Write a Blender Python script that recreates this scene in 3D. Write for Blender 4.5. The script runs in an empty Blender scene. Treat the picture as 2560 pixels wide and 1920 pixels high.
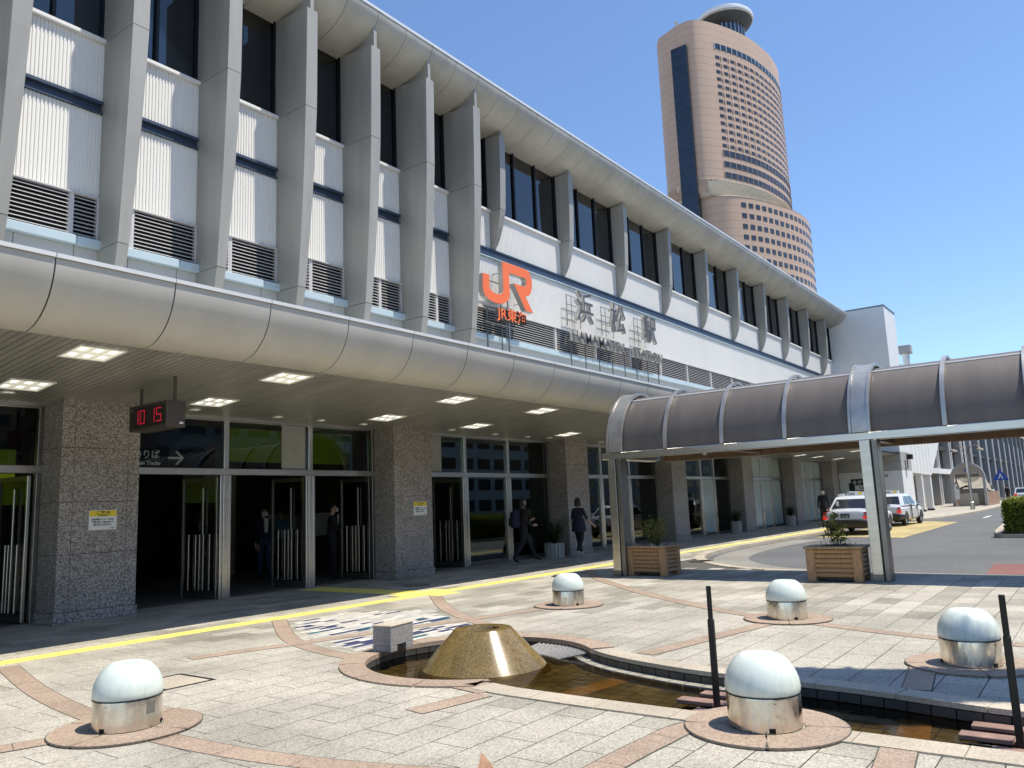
import bpy, bmesh, math, random
from mathutils import Vector, Matrix
from mathutils.geometry import delaunay_2d_cdt
random.seed(7)
SC = bpy.context.scene
COL = SC.collection
PI = math.pi
ORD = 'first second third fourth fifth sixth seventh eighth ninth tenth eleventh twelfth thirteenth fourteenth fifteenth sixteenth'.split()
# ------------------------------------------------------------------ camera
cam = bpy.data.cameras.new('camera'); camo = bpy.data.objects.new('camera', cam); COL.objects.link(camo)
yaw, pitch, roll = 0.63322327, 0.15308959, -0.04011025
f_ = Vector((math.cos(pitch)*math.cos(yaw), math.cos(pitch)*math.sin(yaw), math.sin(pitch)))
r_ = Vector((math.sin(yaw), -math.cos(yaw), 0)); u_ = r_.cross(f_)
cr, sr = math.cos(roll), math.sin(roll)
r2 = cr*r_ + sr*u_; u2 = -sr*r_ + cr*u_
M = Matrix.Identity(4)
for i in range(3): M[i][0] = r2[i]; M[i][1] = u2[i]; M[i][2] = -f_[i]
M[2][3] = 1.5
camo.matrix_world = M
cam.sensor_width = 36; cam.lens = 36*1993.087/2560; cam.clip_start = .05; cam.clip_end = 20000
SC.camera = camo
# ------------------------------------------------------------------ sky and sun
SUN = Vector((.205, -.37, 1)).normalized()
elev = math.asin(SUN.z); azim = math.atan2(SUN.x, SUN.y)
w = bpy.data.worlds.new('World'); SC.world = w; w.use_nodes = True
nt = w.node_tree; nt.nodes.clear()
wo = nt.nodes.new('ShaderNodeOutputWorld'); bg = nt.nodes.new('ShaderNodeBackground'); sk = nt.nodes.new('ShaderNodeTexSky')
sk.sky_type = 'NISHITA'; sk.sun_disc = False; sk.sun_elevation = elev; sk.sun_rotation = azim
sk.air_density = 1.0; sk.dust_density = .1; sk.ozone_density = 6.0; sk.altitude = 0
bg.inputs[1].default_value = .13
nt.links.new(sk.outputs[0], bg.inputs[0]); nt.links.new(bg.outputs[0], wo.inputs[0])
sl = bpy.data.lights.new('sun', 'SUN'); sl.energy = 4.0; sl.angle = math.radians(.53); sl.color = (1, .925, .80)
so = bpy.data.objects.new('sun', sl); COL.objects.link(so)
so.rotation_euler = SUN.to_track_quat('Z', 'Y').to_euler()
vs = SC.view_settings; vs.view_transform = 'Standard'; vs.look = 'None'; vs.exposure = .62; vs.gamma = 1; vs.use_curve_mapping = False
SC.cycles.max_bounces = 8; SC.cycles.transparent_max_bounces = 16
SC.cycles.caustics_reflective = False; SC.cycles.caustics_refractive = False
# ------------------------------------------------------------------ materials
MT = {}
def nodes(name):
    m = bpy.data.materials.new(name); m.use_nodes = True; t = m.node_tree
    b = t.nodes['Principled BSDF']; MT[name] = m
    return m, t, b
def L(t, a, b): t.links.new(a, b)
def ramp(t, stops):
    r = t.nodes.new('ShaderNodeValToRGB'); e = r.color_ramp.elements
    while len(e) < len(stops): e.new(.5)
    for i, (p, c) in enumerate(stops): e[i].position = p; e[i].color = (*c, 1)
    return r
def coord(t, scale=(1, 1, 1)):
    g = t.nodes.new('ShaderNodeNewGeometry'); mp = t.nodes.new('ShaderNodeMapping')
    mp.inputs['Scale'].default_value = scale; L(t, g.outputs['Position'], mp.inputs['Vector'])
    return mp.outputs[0], g
def noise(t, v, scale, detail=3, rough=.6):
    n = t.nodes.new('ShaderNodeTexNoise'); n.inputs['Scale'].default_value = scale
    n.inputs['Detail'].default_value = detail; n.inputs['Roughness'].default_value = rough
    L(t, v, n.inputs['Vector']); return n.outputs[0]
def mul(t, a, b, mode='MULTIPLY', fac=1):
    x = t.nodes.new('ShaderNodeMix'); x.data_type = 'RGBA'; x.blend_type = mode; x.inputs[0].default_value = fac
    L(t, a, x.inputs[6]); L(t, b, x.inputs[7]); return x.outputs[2]
def bump(t, b, h, strength=.2, dist=.01):
    n = t.nodes.new('ShaderNodeBump'); n.inputs['Strength'].default_value = strength; n.inputs['Distance'].default_value = dist
    L(t, h, n.inputs['Height']); L(t, n.outputs[0], b.inputs['Normal'])
def plain(name, c, rough=.5, metal=0, var=.12, vs=1.5, stretch=(1, 1, 1), island=0, coat=0, emit=None, es=0, spec=None, bmp=0, bscale=60):
    m, t, b = nodes(name)
    v, g = coord(t, stretch)
    lo = tuple(x*(1-var) for x in c); hi = tuple(min(1, x*(1+var)) for x in c)
    r = ramp(t, [(.3, lo), (.7, hi)]); L(t, noise(t, v, vs, 4), r.inputs[0]); out = r.outputs[0]
    if island:
        q = ramp(t, [(0, (1-island,)*3), (1, (1+island*.5,)*3)]); L(t, g.outputs['Random Per Island'], q.inputs[0]); out = mul(t, out, q.outputs[0])
    L(t, out, b.inputs['Base Color'])
    b.inputs['Roughness'].default_value = rough; b.inputs['Metallic'].default_value = metal
    if coat: b.inputs['Coat Weight'].default_value = coat; b.inputs['Coat Roughness'].default_value = .06
    if spec is not None: b.inputs['Specular IOR Level'].default_value = spec
    if emit: b.inputs['Emission Color'].default_value = (*emit, 1); b.inputs['Emission Strength'].default_value = es
    if bmp: bump(t, b, noise(t, v, bscale, 3), bmp, .004)
    return m
def granite(name, stops, scale, rough=.55, island=.1, stain=.15, stscale=.8, spec=.4, gl=0, bmp=.15):
    m, t, b = nodes(name); v, g = coord(t)
    vo = t.nodes.new('ShaderNodeTexVoronoi'); vo.inputs['Scale'].default_value = scale; L(t, v, vo.inputs['Vector'])
    n = noise(t, v, scale*1.1, 4, .75)
    r = ramp(t, stops); ad = t.nodes.new('ShaderNodeMath'); ad.operation = 'MULTIPLY_ADD'
    sp = t.nodes.new('ShaderNodeSeparateColor'); L(t, vo.outputs['Color'], sp.inputs[0])
    L(t, sp.outputs[0], ad.inputs[0]); ad.inputs[1].default_value = .45; 
    hf = t.nodes.new('ShaderNodeMath'); hf.operation = 'MULTIPLY_ADD'; L(t, n, hf.inputs[0]); hf.inputs[1].default_value = 1.1; hf.inputs[2].default_value = -.28
    L(t, hf.outputs[0], ad.inputs[2]); L(t, ad.outputs[0], r.inputs[0]); out = r.outputs[0]
    s = ramp(t, [(.35, (1-stain,)*3), (.65, (1+stain*.3,)*3)]); L(t, noise(t, v, stscale, 5), s.inputs[0]); out = mul(t, out, s.outputs[0])
    q = ramp(t, [(0, (1-island, 1-island, 1-island*1.1)), (.5, (1, .985, .97)), (1, (1+island*.5,)*3)]); L(t, g.outputs['Random Per Island'], q.inputs[0]); out = mul(t, out, q.outputs[0])
    L(t, out, b.inputs['Base Color']); b.inputs['Roughness'].default_value = rough; b.inputs['Specular IOR Level'].default_value = spec
    if bmp: bump(t, b, n, bmp, .003)
    return m
def glass(name, tint, refl=1.0, rough=0, base=.04):
    m = bpy.data.materials.new(name); m.use_nodes = True; t = m.node_tree; t.nodes.clear(); MT[name] = m
    o = t.nodes.new('ShaderNodeOutputMaterial'); mx = t.nodes.new('ShaderNodeMixShader'); tr = t.nodes.new('ShaderNodeBsdfTransparent')
    gl = t.nodes.new('ShaderNodeBsdfGlossy'); gl.inputs['Roughness'].default_value = rough; fr = t.nodes.new('ShaderNodeFresnel'); fr.inputs[0].default_value = 1.5
    tr.inputs[0].default_value = (*tint, 1); mm = t.nodes.new('ShaderNodeMath'); mm.operation = 'MULTIPLY_ADD'; mm.use_clamp = True
    mm.inputs[1].default_value = refl; mm.inputs[2].default_value = base
    L(t, fr.outputs[0], mm.inputs[0]); L(t, mm.outputs[0], mx.inputs[0]); L(t, tr.outputs[0], mx.inputs[1]); L(t, gl.outputs[0], mx.inputs[2]); L(t, mx.outputs[0], o.inputs[0])
    return m, t, gl, fr
granite('pillar_stone', [(.20, (.095, .087, .079)), (.40, (.205, .187, .170)), (.60, (.41, .38, .35)), (.85, (.56, .53, .495))], 58, .5, .1, .18)
granite('paving_stone', [(.15, (.20, .186, .152)), (.36, (.355, .333, .278)), (.6, (.475, .45, .38)), (.9, (.62, .595, .515))], 85, .68, .3, .3, .7)
granite('pink_stone', [(.15, (.235, .17, .125)), (.4, (.335, .252, .188)), (.6, (.41, .32, .245)), (.9, (.51, .42, .335))], 85, .65, .16, .18, 1.2)
granite('kerb_stone', [(.15, (.33, .285, .22)), (.5, (.48, .425, .335)), (.9, (.58, .53, .43))], 90, .7, .15, .2)
granite('wet_stone', [(.15, (.125, .082, .026)), (.4, (.19, .128, .04)), (.6, (.25, .172, .058)), (.9, (.34, .25, .10))], 80, .17, .02, .35, 2.2, .75)
granite('box_granite', [(.15, (.13, .125, .12)), (.5, (.3, .29, .28)), (.9, (.46, .45, .44))], 130, .6, .05, .12)
granite('asphalt', [(.15, (.075, .078, .08)), (.5, (.125, .13, .132)), (.9, (.2, .205, .205))], 45, .85, .02, .18, .35)
granite('light_asphalt', [(.15, (.17, .165, .15)), (.5, (.25, .245, .22)), (.9, (.34, .33, .30))], 60, .85, .02, .15, .5)
granite('worn_yellow', [(.15, (.27, .23, .13)), (.45, (.46, .37, .17)), (.9, (.58, .47, .22))], 25, .8, .02, .3, .8)
granite('red_asphalt', [(.15, (.15, .07, .06)), (.5, (.23, .10, .085)), (.9, (.3, .15, .13))], 50, .85, .02, .15)
plain('mortar', (.085, .08, .07), .9)
plain('tactile', (.84, .72, .20), .6, var=.08, island=.12)
plain('alu_panel', (.485, .475, .435), .5, .1, .09, 1.1, (1, 1, .6), island=.06)
plain('fin_metal', (.36, .352, .32), .48, .15, .13, 2.2, (1, 1, .12), island=.05)
plain('soffit', (.455, .44, .385), .5, .05, .16, .9, island=.07)
plain('white_rib', (.82, .81, .775), .5, 0, .03, .6, (1, 1, .15))
plain('grey_panel', (.54, .55, .54), .5, 0, .04)
plain('blue_metal', (.05, .075, .12), .45, .2, .08)
plain('pale_blue', (.50, .62, .68), .45, .1, .05)
plain('white_paint', (.8, .8, .78), .45, 0, .04)
plain('flashing', (.78, .78, .75), .35, .3, .04)
plain('dark_void', (.012, .012, .013), .8)
plain('slat_paint', (.62, .61, .6), .45, .1, .05)
plain('ceiling_alu', (.50, .495, .46), .35, .45, .18, 3, (1, .15, 1), island=.32)
plain('steel', (.60, .585, .55), .27, .95, .1, 2, (.4, .4, 6))
plain('steel_dark', (.24, .235, .225), .35, .9, .12, 3)
plain('mirror_steel', (.66, .615, .54), .2, 1, .22, 7, (1, 1, .5))
plain('black_metal', (.016, .016, .017), .45, .4)
plain('black_void', (.004, .004, .004), .9)
plain('clock_case', (.085, .07, .06), .45, .3)
plain('orange', (.86, .17, .045), .4, 0, .02)
plain('letter_grey', (.11, .108, .105), .45, .4, .08)
plain('letter_edge', (.48, .47, .45), .4, .5, .08)
plain('vault', (.135, .118, .106), .5, 0, .13, 1.4, (1, 2.2, .35), coat=.03)
plain('brown_paint', (.17, .105, .06), .55, 0, .2, 5)
plain('wood', (.41, .24, .115), .6, 0, .28, 7, (6, 6, 1.2), island=.22, bmp=.2)
plain('wood_cap', (.36, .24, .135), .65, 0, .22, 7, (2, 2, 2), bmp=.2)
plain('soil', (.05, .035, .025), .95)
plain('tower_tile', (.445, .315, .232), .55, 0, .05, .05)
plain('dark_glass_panel', (.012, .019, .032), .12, 0, .3, .15, spec=.8)
plain('tower_window', (.022, .022, .026), .15, 0, .4, .3, spec=.8)
plain('tower_frame', (.33, .25, .2), .5)
plain('shoulder_cream', (.62, .56, .47), .6)
plain('concrete', (.40, .39, .37), .7, 0, .12, 1)
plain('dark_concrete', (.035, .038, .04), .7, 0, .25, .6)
plain('pale_green', (.44, .53, .50), .25, 0, .03, coat=.3)
plain('office_wall', (.34, .35, .34), .6)
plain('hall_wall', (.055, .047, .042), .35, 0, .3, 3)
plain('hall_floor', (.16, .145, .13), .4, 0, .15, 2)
plain('counter', (.07, .065, .06), .4)
plain('yellow_green', (.22, .27, .015), .5, emit=(.32, .42, .01), es=.10)
plain('lamp_white', (.9, .88, .8), .4, emit=(1, .95, .78), es=1.5)
plain('lamp_dim', (.85, .85, .8), .4, emit=(1, .97, .80), es=.3)
plain('led_red', (.3, .0, .01), .4, emit=(.9, .02, .06), es=.28)
plain('led_off', (.022, .014, .014), .4)
plain('sign_yellow', (.80, .62, .03), .5); plain('sign_white', (.78, .78, .76), .5); plain('ink', (.02, .02, .02), .6)
plain('sign_lit', (.75, .75, .72), .5, emit=(.9, .9, .85), es=.16)
plain('sign_dark', (.012, .012, .016), .4); plain('sign_text', (.75, .75, .72), .5)
plain('sign_blue', (.02, .08, .40), .45); plain('sign_red', (.45, .02, .03), .5)
plain('tile_blue', (.06, .075, .17), .35, 0, .3, 6, island=.5); plain('tile_teal', (.02, .16, .19), .3, 0, .3, 6); plain('mosaic_pale', (.60, .57, .51), .6, 0, .1, 4, island=.25)
plain('taxi_white', (.70, .72, .74), .3, .15, .02, coat=.7); plain('taxi_black', (.012, .012, .014), .4); plain('rubber', (.014, .014, .014), .8)
plain('tail_red', (.42, .012, .015), .2, coat=.6); plain('tail_amber', (.55, .18, .12), .25, coat=.6); plain('chrome', (.75, .75, .75), .1, 1)
plain('tail_lit', (.5, .01, .01), .3, emit=(1, .02, .02), es=.35)
plain('stripe_green', (.02, .05, .06), .4)
plain('cloth_black', (.011, .011, .014), .85); plain('cloth_navy', (.014, .018, .04), .85); plain('jeans', (.03, .05, .11), .9); plain('hair', (.010, .008, .007), .55)
plain('skin', (.48, .29, .21), .55, 0, .06); plain('shoe_white', (.6, .6, .58), .6); plain('mask_white', (.75, .75, .73), .7); plain('shirt_white', (.66, .66, .66), .7); plain('grey_hair', (.16, .15, .14), .6); plain('shirt_blue', (.10, .22, .30), .8)
def leafmat(name, a, b, tr=.25):
    m, t, bs = nodes(name); v, g = coord(t)
    r = ramp(t, [(0, a), (1, b)]); L(t, g.outputs['Random Per Island'], r.inputs[0]); L(t, r.outputs[0], bs.inputs['Base Color'])
    bs.inputs['Roughness'].default_value = .5; bs.inputs['Subsurface Weight'].default_value = 0
    tl = t.nodes.new('ShaderNodeBsdfTranslucent'); L(t, r.outputs[0], tl.inputs[0]); mx = t.nodes.new('ShaderNodeMixShader'); mx.inputs[0].default_value = tr
    o = t.nodes['Material Output']; L(t, bs.outputs[0], mx.inputs[1]); L(t, tl.outputs[0], mx.inputs[2]); L(t, mx.outputs[0], o.inputs[0])
leafmat('leaf_olive', (.075, .105, .018), (.30, .33, .06), .35); leafmat('leaf_hedge', (.09, .13, .012), (.30, .33, .03), .35); leafmat('leaf_dark', (.012, .022, .009), (.05, .07, .025)); leafmat('leaf_grey', (.05, .055, .05), (.12, .115, .11))
plain('petal', (.7, .68, .7), .6); plain('bark', (.10, .07, .045), .9, 0, .3, 12)
plain('dry_leaf', (.38, .21, .12), .7, 0, .25, 30)
_t = MT['mirror_steel'].node_tree; _b = _t.nodes['Principled BSDF']; _v, _g = coord(_t, (6, 6, 1.5)); _r = _t.nodes.new('ShaderNodeMapRange'); _r.inputs[1].default_value = .35; _r.inputs[2].default_value = .7; _r.inputs[3].default_value = .1; _r.inputs[4].default_value = .42; L(_t, noise(_t, _v, 3, 5), _r.inputs[0]); L(_t, _r.outputs[0], _b.inputs['Roughness'])
# lamp dome: milky acrylic with dried water streaks
m, t, b = nodes('milk_dome'); v, g = coord(t, (14, 14, 2.2))
r = ramp(t, [(.30, (.57, .64, .59)), (.45, (.64, .71, .655)), (.75, (.69, .75, .70))]); L(t, noise(t, v, 2.2, 4), r.inputs[0]); L(t, r.outputs[0], b.inputs['Base Color'])
b.inputs['Roughness'].default_value = .38; b.inputs['Coat Weight'].default_value = .22; b.inputs['Coat Roughness'].default_value = .12; b.inputs['Subsurface Weight'].default_value = .35; b.inputs['Subsurface Radius'].default_value = (.05, .06, .05)
glass('win_glass', (.40, .44, .46), 1.6, 0, .03)
glass('door_glass', (.50, .55, .53), .8, 0, .0)
glass('car_glass', (.16, .20, .20), 1.3, 0, .03)
glass('kiosk_glass', (.55, .58, .58), 1.3, 0, .05)
# water: tinted transparency with a rippled reflection
m, t, gl, fr = glass('water', (.48, .42, .27), .9, .02, .01); v, g = coord(t); n = noise(t, v, 9, 4, .55); bn = t.nodes.new('ShaderNodeBump'); bn.inputs['Strength'].default_value = .12; bn.inputs['Distance'].default_value = .02
fr.inputs[0].default_value = 1.33; L(t, n, bn.inputs['Height']); L(t, bn.outputs[0], gl.inputs['Normal']); L(t, bn.outputs[0], fr.inputs['Normal'])
plain('pool_floor', (.25, .21, .125), .5, 0, .4, 2.5, island=.3); plain('pool_wall', (.06, .057, .048), .6, 0, .3, 5, island=.25)
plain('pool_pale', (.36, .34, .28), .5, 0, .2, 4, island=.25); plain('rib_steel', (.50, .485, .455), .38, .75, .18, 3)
plain('pool_pink', (.50, .28, .09), .5, 0, .25, 8); plain('red_slab', (.30, .185, .145), .65, 0, .25, 6, island=.3)
# ------------------------------------------------------------------ mesh helpers
class MB:
    def __init__(s): s.v = []; s.f = []; s.m = []; s.mats = []; s.smooth = False
    def mi(s, mat):
        if mat is None: return 0
        if mat not in s.mats: s.mats.append(mat)
        return s.mats.index(mat)
    def add(s, vs, fs, mat=None):
        o = len(s.v); k = s.mi(mat); s.v += [tuple(p) for p in vs]
        for f in fs: s.f.append([i+o for i in f]); s.m.append(k)
        return s
    def box(s, x0, x1, y0, y1, z0, z1, mat=None):
        return s.add([(x0,y0,z0),(x1,y0,z0),(x1,y1,z0),(x0,y1,z0),(x0,y0,z1),(x1,y0,z1),(x1,y1,z1),(x0,y1,z1)],
            [(0,3,2,1),(4,5,6,7),(0,1,5,4),(1,2,6,5),(2,3,7,6),(3,0,4,7)], mat)
    def bbox(s, x0, x1, y0, y1, z0, z1, b=.01, mat=None):     # box with chamfered edges
        bm = bmesh.new(); bmesh.ops.create_cube(bm, size=1)
        for q in bm.verts: q.co = Vector(((x0+x1)/2+q.co.x*(x1-x0), (y0+y1)/2+q.co.y*(y1-y0), (z0+z1)/2+q.co.z*(z1-z0)))
        bmesh.ops.bevel(bm, geom=bm.edges[:], offset=b, segments=1, affect='EDGES')
        bm.verts.index_update(); s.add([q.co[:] for q in bm.verts], [[q.index for q in f.verts] for f in bm.faces], mat); bm.free(); return s
    def prism(s, poly, a, b, axis='x', mat=None):              # poly in the plane across axis
        def P(p, t):
            return {'x': (t, p[0], p[1]), 'y': (p[0], t, p[1]), 'z': (p[0], p[1], t)}[axis]
        n = len(poly); vs = [P(p, a) for p in poly]+[P(p, b) for p in poly]
        fs = [list(range(n))[::-1], list(range(n, 2*n))]+[(i, (i+1) % n, n+(i+1) % n, n+i) for i in range(n)]
        return s.add(vs, fs, mat)
    def sheet(s, poly, z, mat=None): return s.add([(x, y, z) for x, y in poly], [list(range(len(poly)))], mat)
    def tube(s, pts, r, n=8, mat=None, cap=True):
        pts = [Vector(p) for p in pts]; rs = r if isinstance(r, (list, tuple)) else [r]*len(pts); vs = []; fs = []; ref = None
        for i, p in enumerate(pts):
            d = (pts[min(i+1, len(pts)-1)]-pts[max(i-1, 0)]).normalized()
            if ref is None: ref = Vector((0, 0, 1)) if abs(d.z) < .9 else Vector((1, 0, 0))
            a = d.cross(ref).normalized(); bb = a.cross(d).normalized(); ref = bb
            for k in range(n): q = 2*PI*k/n; vs.append(p+a*math.cos(q)*rs[i]+bb*math.sin(q)*rs[i])
        for i in range(len(pts)-1):
            for k in range(n): fs.append((i*n+k, i*n+(k+1) % n, (i+1)*n+(k+1) % n, (i+1)*n+k))
        if cap: fs += [list(range(n))[::-1], [(len(pts)-1)*n+k for k in range(n)]]
        return s.add([tuple(v) for v in vs], fs, mat)
    def lathe(s, prof, c=(0, 0, 0), n=32, mat=None):            # prof: (r,z)
        vs = []; fs = []
        for r, z in prof:
            for k in range(n): q = 2*PI*k/n; vs.append((c[0]+r*math.cos(q), c[1]+r*math.sin(q), c[2]+z))
        for i in range(len(prof)-1):
            for k in range(n): fs.append((i*n+k, i*n+(k+1) % n, (i+1)*n+(k+1) % n, (i+1)*n+k))
        return s.add(vs, fs, mat)
    def loft(s, rings, mat=None, cap=True):
        n = len(rings[0]); vs = [p for r in rings for p in r]; fs = []
        for i in range(len(rings)-1):
            for k in range(n): fs.append((i*n+k, i*n+(k+1) % n, (i+1)*n+(k+1) % n, (i+1)*n+k))
        if cap: fs += [list(range(n))[::-1], [(len(rings)-1)*n+k for k in range(n)]]
        return s.add(vs, fs, mat)
    def mesh(s, name, mat):
        me = bpy.data.meshes.new(name); me.from_pydata(s.v, [], s.f)
        for q in (s.mats or [mat]): me.materials.append(MT[q])
        if s.mats:
            me.polygons.foreach_set('material_index', s.m)
        me.update(); return me
    def build(s, name, mat=None, parent=None, smooth=None, recalc=False):
        me = s.mesh(name, mat)
        if recalc:
            bm = bmesh.new(); bm.from_mesh(me); bmesh.ops.recalc_face_normals(bm, faces=bm.faces[:]); bm.to_mesh(me); bm.free()
        if smooth: shade(me, smooth)
        return link(name, me, parent)
def shade(me, ang):
    me.polygons.foreach_set('use_smooth', [True]*len(me.polygons))
    bm = bmesh.new(); bm.from_mesh(me); bm.normal_update()
    for e in bm.edges: e.smooth = not (len(e.link_faces) == 2 and e.calc_face_angle(0) > ang)
    bm.to_mesh(me); bm.free()
def link(name, me, parent=None, loc=None, rz=0, scale=None):
    o = bpy.data.objects.new(name, me); COL.objects.link(o)
    if parent is not None: o.parent = parent
    if loc: o.location = loc
    if rz: o.rotation_euler.z = rz
    if scale: o.scale = scale
    return o
def thing(name, label, cat, loc=(0, 0, 0), rz=0, group=None):
    o = bpy.data.objects.new(name, None); COL.objects.link(o); o.location = loc; o.rotation_euler.z = rz; o.empty_display_size = .2
    o['label'] = label; o['category'] = cat
    if group: o['group'] = group
    return o
def tag(o, label, cat, group=None):
    o['label'] = label; o['category'] = cat
    if group: o['group'] = group
    return o
def struct(o): o['kind'] = 'structure'; return o
def stuff(o): o['kind'] = 'stuff'; return o
def dup(root, loc, rz=0, label=None, parent=None):
    r = root.copy(); COL.objects.link(r); r.location = loc; r.rotation_euler.z = rz
    if label: r['label'] = label
    for ch in [c for c in bpy.data.objects if c.parent == root]:
        c = ch.copy(); COL.objects.link(c); c.parent = r
        for g in [q for q in bpy.data.objects if q.parent == ch]:
            d = g.copy(); COL.objects.link(d); d.parent = c
    return r
def text(body, size, mat, name, parent, loc, face='-y', depth=.002, align='CENTER', bold=0, squeeze=1, flip=False, mat_side=None):
    c = bpy.data.curves.new('txt', 'FONT'); c.body = body; c.size = size; c.extrude = depth; c.align_x = align; c.offset = bold; c.resolution_u = 3
    o = bpy.data.objects.new('txt', c); COL.objects.link(o); bpy.context.view_layer.update()
    me = bpy.data.meshes.new_from_object(o.evaluated_get(bpy.context.evaluated_depsgraph_get())); bpy.data.objects.remove(o)
    me.materials.clear(); me.materials.append(MT[mat])
    if mat_side:
        me.materials.append(MT[mat_side])
        for p in me.polygons: p.material_index = 0 if p.normal.z > .5 else 1
    for q in me.vertices:
        x, y, z = q.co; x *= squeeze*(-1 if flip else 1)
        q.co = {'-y': (x, -z, y), '-x': (-z, -x, y), '+z': (x, y, z)}[face]
    me.update(); return link(name, me, parent, loc)
def ell(cy, cz, a, b, t0, t1, n):   # quarter ellipse points in (y,z)
    return [(cy+a*math.cos(t0+(t1-t0)*i/n), cz+b*math.sin(t0+(t1-t0)*i/n)) for i in range(n+1)]
def strip_prism(mb, prof, x0, x1, th=.02, mat=None):            # curved sheet of thickness th along x
    n = len(prof); inner = []
    for i, (y, z) in enumerate(prof):
        a = prof[max(i-1, 0)]; b = prof[min(i+1, n-1)]; d = Vector((b[0]-a[0], b[1]-a[1])).normalized(); inner.append((y-d.y*th, z+d.x*th))
    poly = prof+inner[::-1]
    # quads only
    vs = [(x0, *p) for p in prof]+[(x0, *p) for p in inner]+[(x1, *p) for p in prof]+[(x1, *p) for p in inner]; fs = []
    for i in range(n-1):
        fs += [(i, i+1, 2*n+i+1, 2*n+i), (n+i, 3*n+i, 3*n+i+1, n+i+1), (i, n+i, n+i+1, i+1), (2*n+i, 2*n+i+1, 3*n+i+1, 3*n+i)]
    fs += [(0, 2*n, 3*n, n), (n-1, 2*n-1, 4*n-1, 3*n-1)]
    return mb.add(vs, fs, mat)
def leaf_quad(mb, p, size, rnd, up=0., mat=None):
    d = Vector((rnd.gauss(0, 1), rnd.gauss(0, 1), rnd.gauss(0, 1)+up)).normalized(); a = d.orthogonal().normalized(); a.rotate(Matrix.Rotation(rnd.random()*6.28, 3, d)); b = d.cross(a)
    s = size*(.6+.8*rnd.random()); p = Vector(p)
    mb.add([p-a*s, p-b*s*.45+d*s*.12, p+a*s, p+b*s*.45+d*s*.12], [(0, 1, 2, 3)], mat)
# ------------------------------------------------------------------ ground, road, plaza
def ang_poly(c, r, a0, a1, n): return [(c[0]+r*math.cos(a0+(a1-a0)*i/n), c[1]+r*math.sin(a0+(a1-a0)*i/n)) for i in range(n+1)]
def inpoly(p, poly):
    x, y = p; c = False; j = len(poly)-1
    for i in range(len(poly)):
        xi, yi = poly[i]; xj, yj = poly[j]
        if (yi > y) != (yj > y) and x < (xj-xi)*(y-yi)/(yj-yi)+xi: c = not c
        j = i
    return c
def offset(poly, d, closed=True):
    n = len(poly); out = []
    for i in range(n):
        a = Vector(poly[i-1] if (i or closed) else poly[0]); b = Vector(poly[i]); c = Vector(poly[(i+1) % n] if (i < n-1 or closed) else poly[-1])
        t = ((b-a).normalized() if (b-a).length > 1e-9 else Vector((0, 0)))+((c-b).normalized() if (c-b).length > 1e-9 else Vector((0, 0))); t.normalize()
        out.append((b.x+t.y*d, b.y-t.x*d))
    return out
def cdt(pts, edges):
    r = delaunay_2d_cdt([Vector(p) for p in pts], edges, [], 0, 1e-5); return r[0], r[2]
def catmull(P, n=8):
    out = []
    for i in range(len(P)-1):
        p0 = Vector(P[max(i-1, 0)]); p1 = Vector(P[i]); p2 = Vector(P[i+1]); p3 = Vector(P[min(i+2, len(P)-1)])
        for k in range(n):
            t = k/n; out.append(tuple(.5*((2*p1)+(p2-p0)*t+(2*p0-5*p1+4*p2-p3)*t*t+(3*p1-p0-3*p2+p3)*t**3)))
    out.append(tuple(P[-1])); return out
def struct_mesh(name, mb, mat): return struct(mb.build(name, mat))
struct_mesh('ground', MB().sheet([(-3000, -3000), (9000, -3000), (9000, 9000), (-3000, 9000)], -.5), 'concrete')
KERB = [(16.2, -30), (16.2, -3), (16.3, 1.4), (16.42, 3.5), (16.7, 5.0), (17.3, 6.5), (18.46, 7.75), (20.3, 8.85), (22.6, 9.45), (25.5, 9.7), (30, 9.62), (46, 9.3)]
KERB = [KERB[0]]+catmull(KERB[1:], 6)
FAR = catmull([(46.6, 8.9), (47.8, 8.35), (53.2, 7.62), (67.8, 7.3), (84.9, 7.66), (110, 8.6), (260, 14)], 4)
road = struct_mesh('road', MB().sheet([(15, -80), (300, -80), (300, 30), (15, 30)], -.09), 'asphalt')
def band_mesh(line, w0, w1, z0, z1):      # ribbon between two offsets of a line
    a = offset(line, w0, False); b = offset(line, w1, False); mb = MB(); n = len(a)
    vs = [(*p, z1) for p in a]+[(*p, z1) for p in b]+[(*p, z0) for p in a]+[(*p, z0) for p in b]; fs = []
    for i in range(n-1): fs += [(i, i+1, n+i+1, n+i), (2*n+i, i, i+1, 2*n+i+1)[::-1], (3*n+i, n+i, n+i+1, 3*n+i+1)]
    fs += [(0, n, 3*n, 2*n), (n-1, 2*n-1, 4*n-1, 3*n-1)]
    return mb.add(vs, fs)
sub = [p for p in KERB if p[0] < 31]
g = band_mesh(sub, .25, 1.15, -.089, -.085).build('gutter', 'light_asphalt', road); g['label'] = 'pale worn gutter strip along the kerb'
MB().sheet([(31.4, 7.6), (30.6, 5.95), (44.8, 6.15), (46.6, 7.5), (46.6, 8.7), (31.4, 9.1)], -.086).build('taxi_rank_marking', 'worn_yellow', road)
MB().sheet([(17.5, 2.05), (19.9, 2.15), (20.1, -3), (17.6, -3)], -.086).build('red_surface', 'red_asphalt', road)
for (x, y, l) in ((50.5, 5.6, 3.6), (62, 4.6, 4)):
    MB().sheet([(x, y), (x+l, y+.02), (x+l, y+.17), (x, y+.15)], -.086).build('lane_marking', 'white_paint', road)
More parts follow.
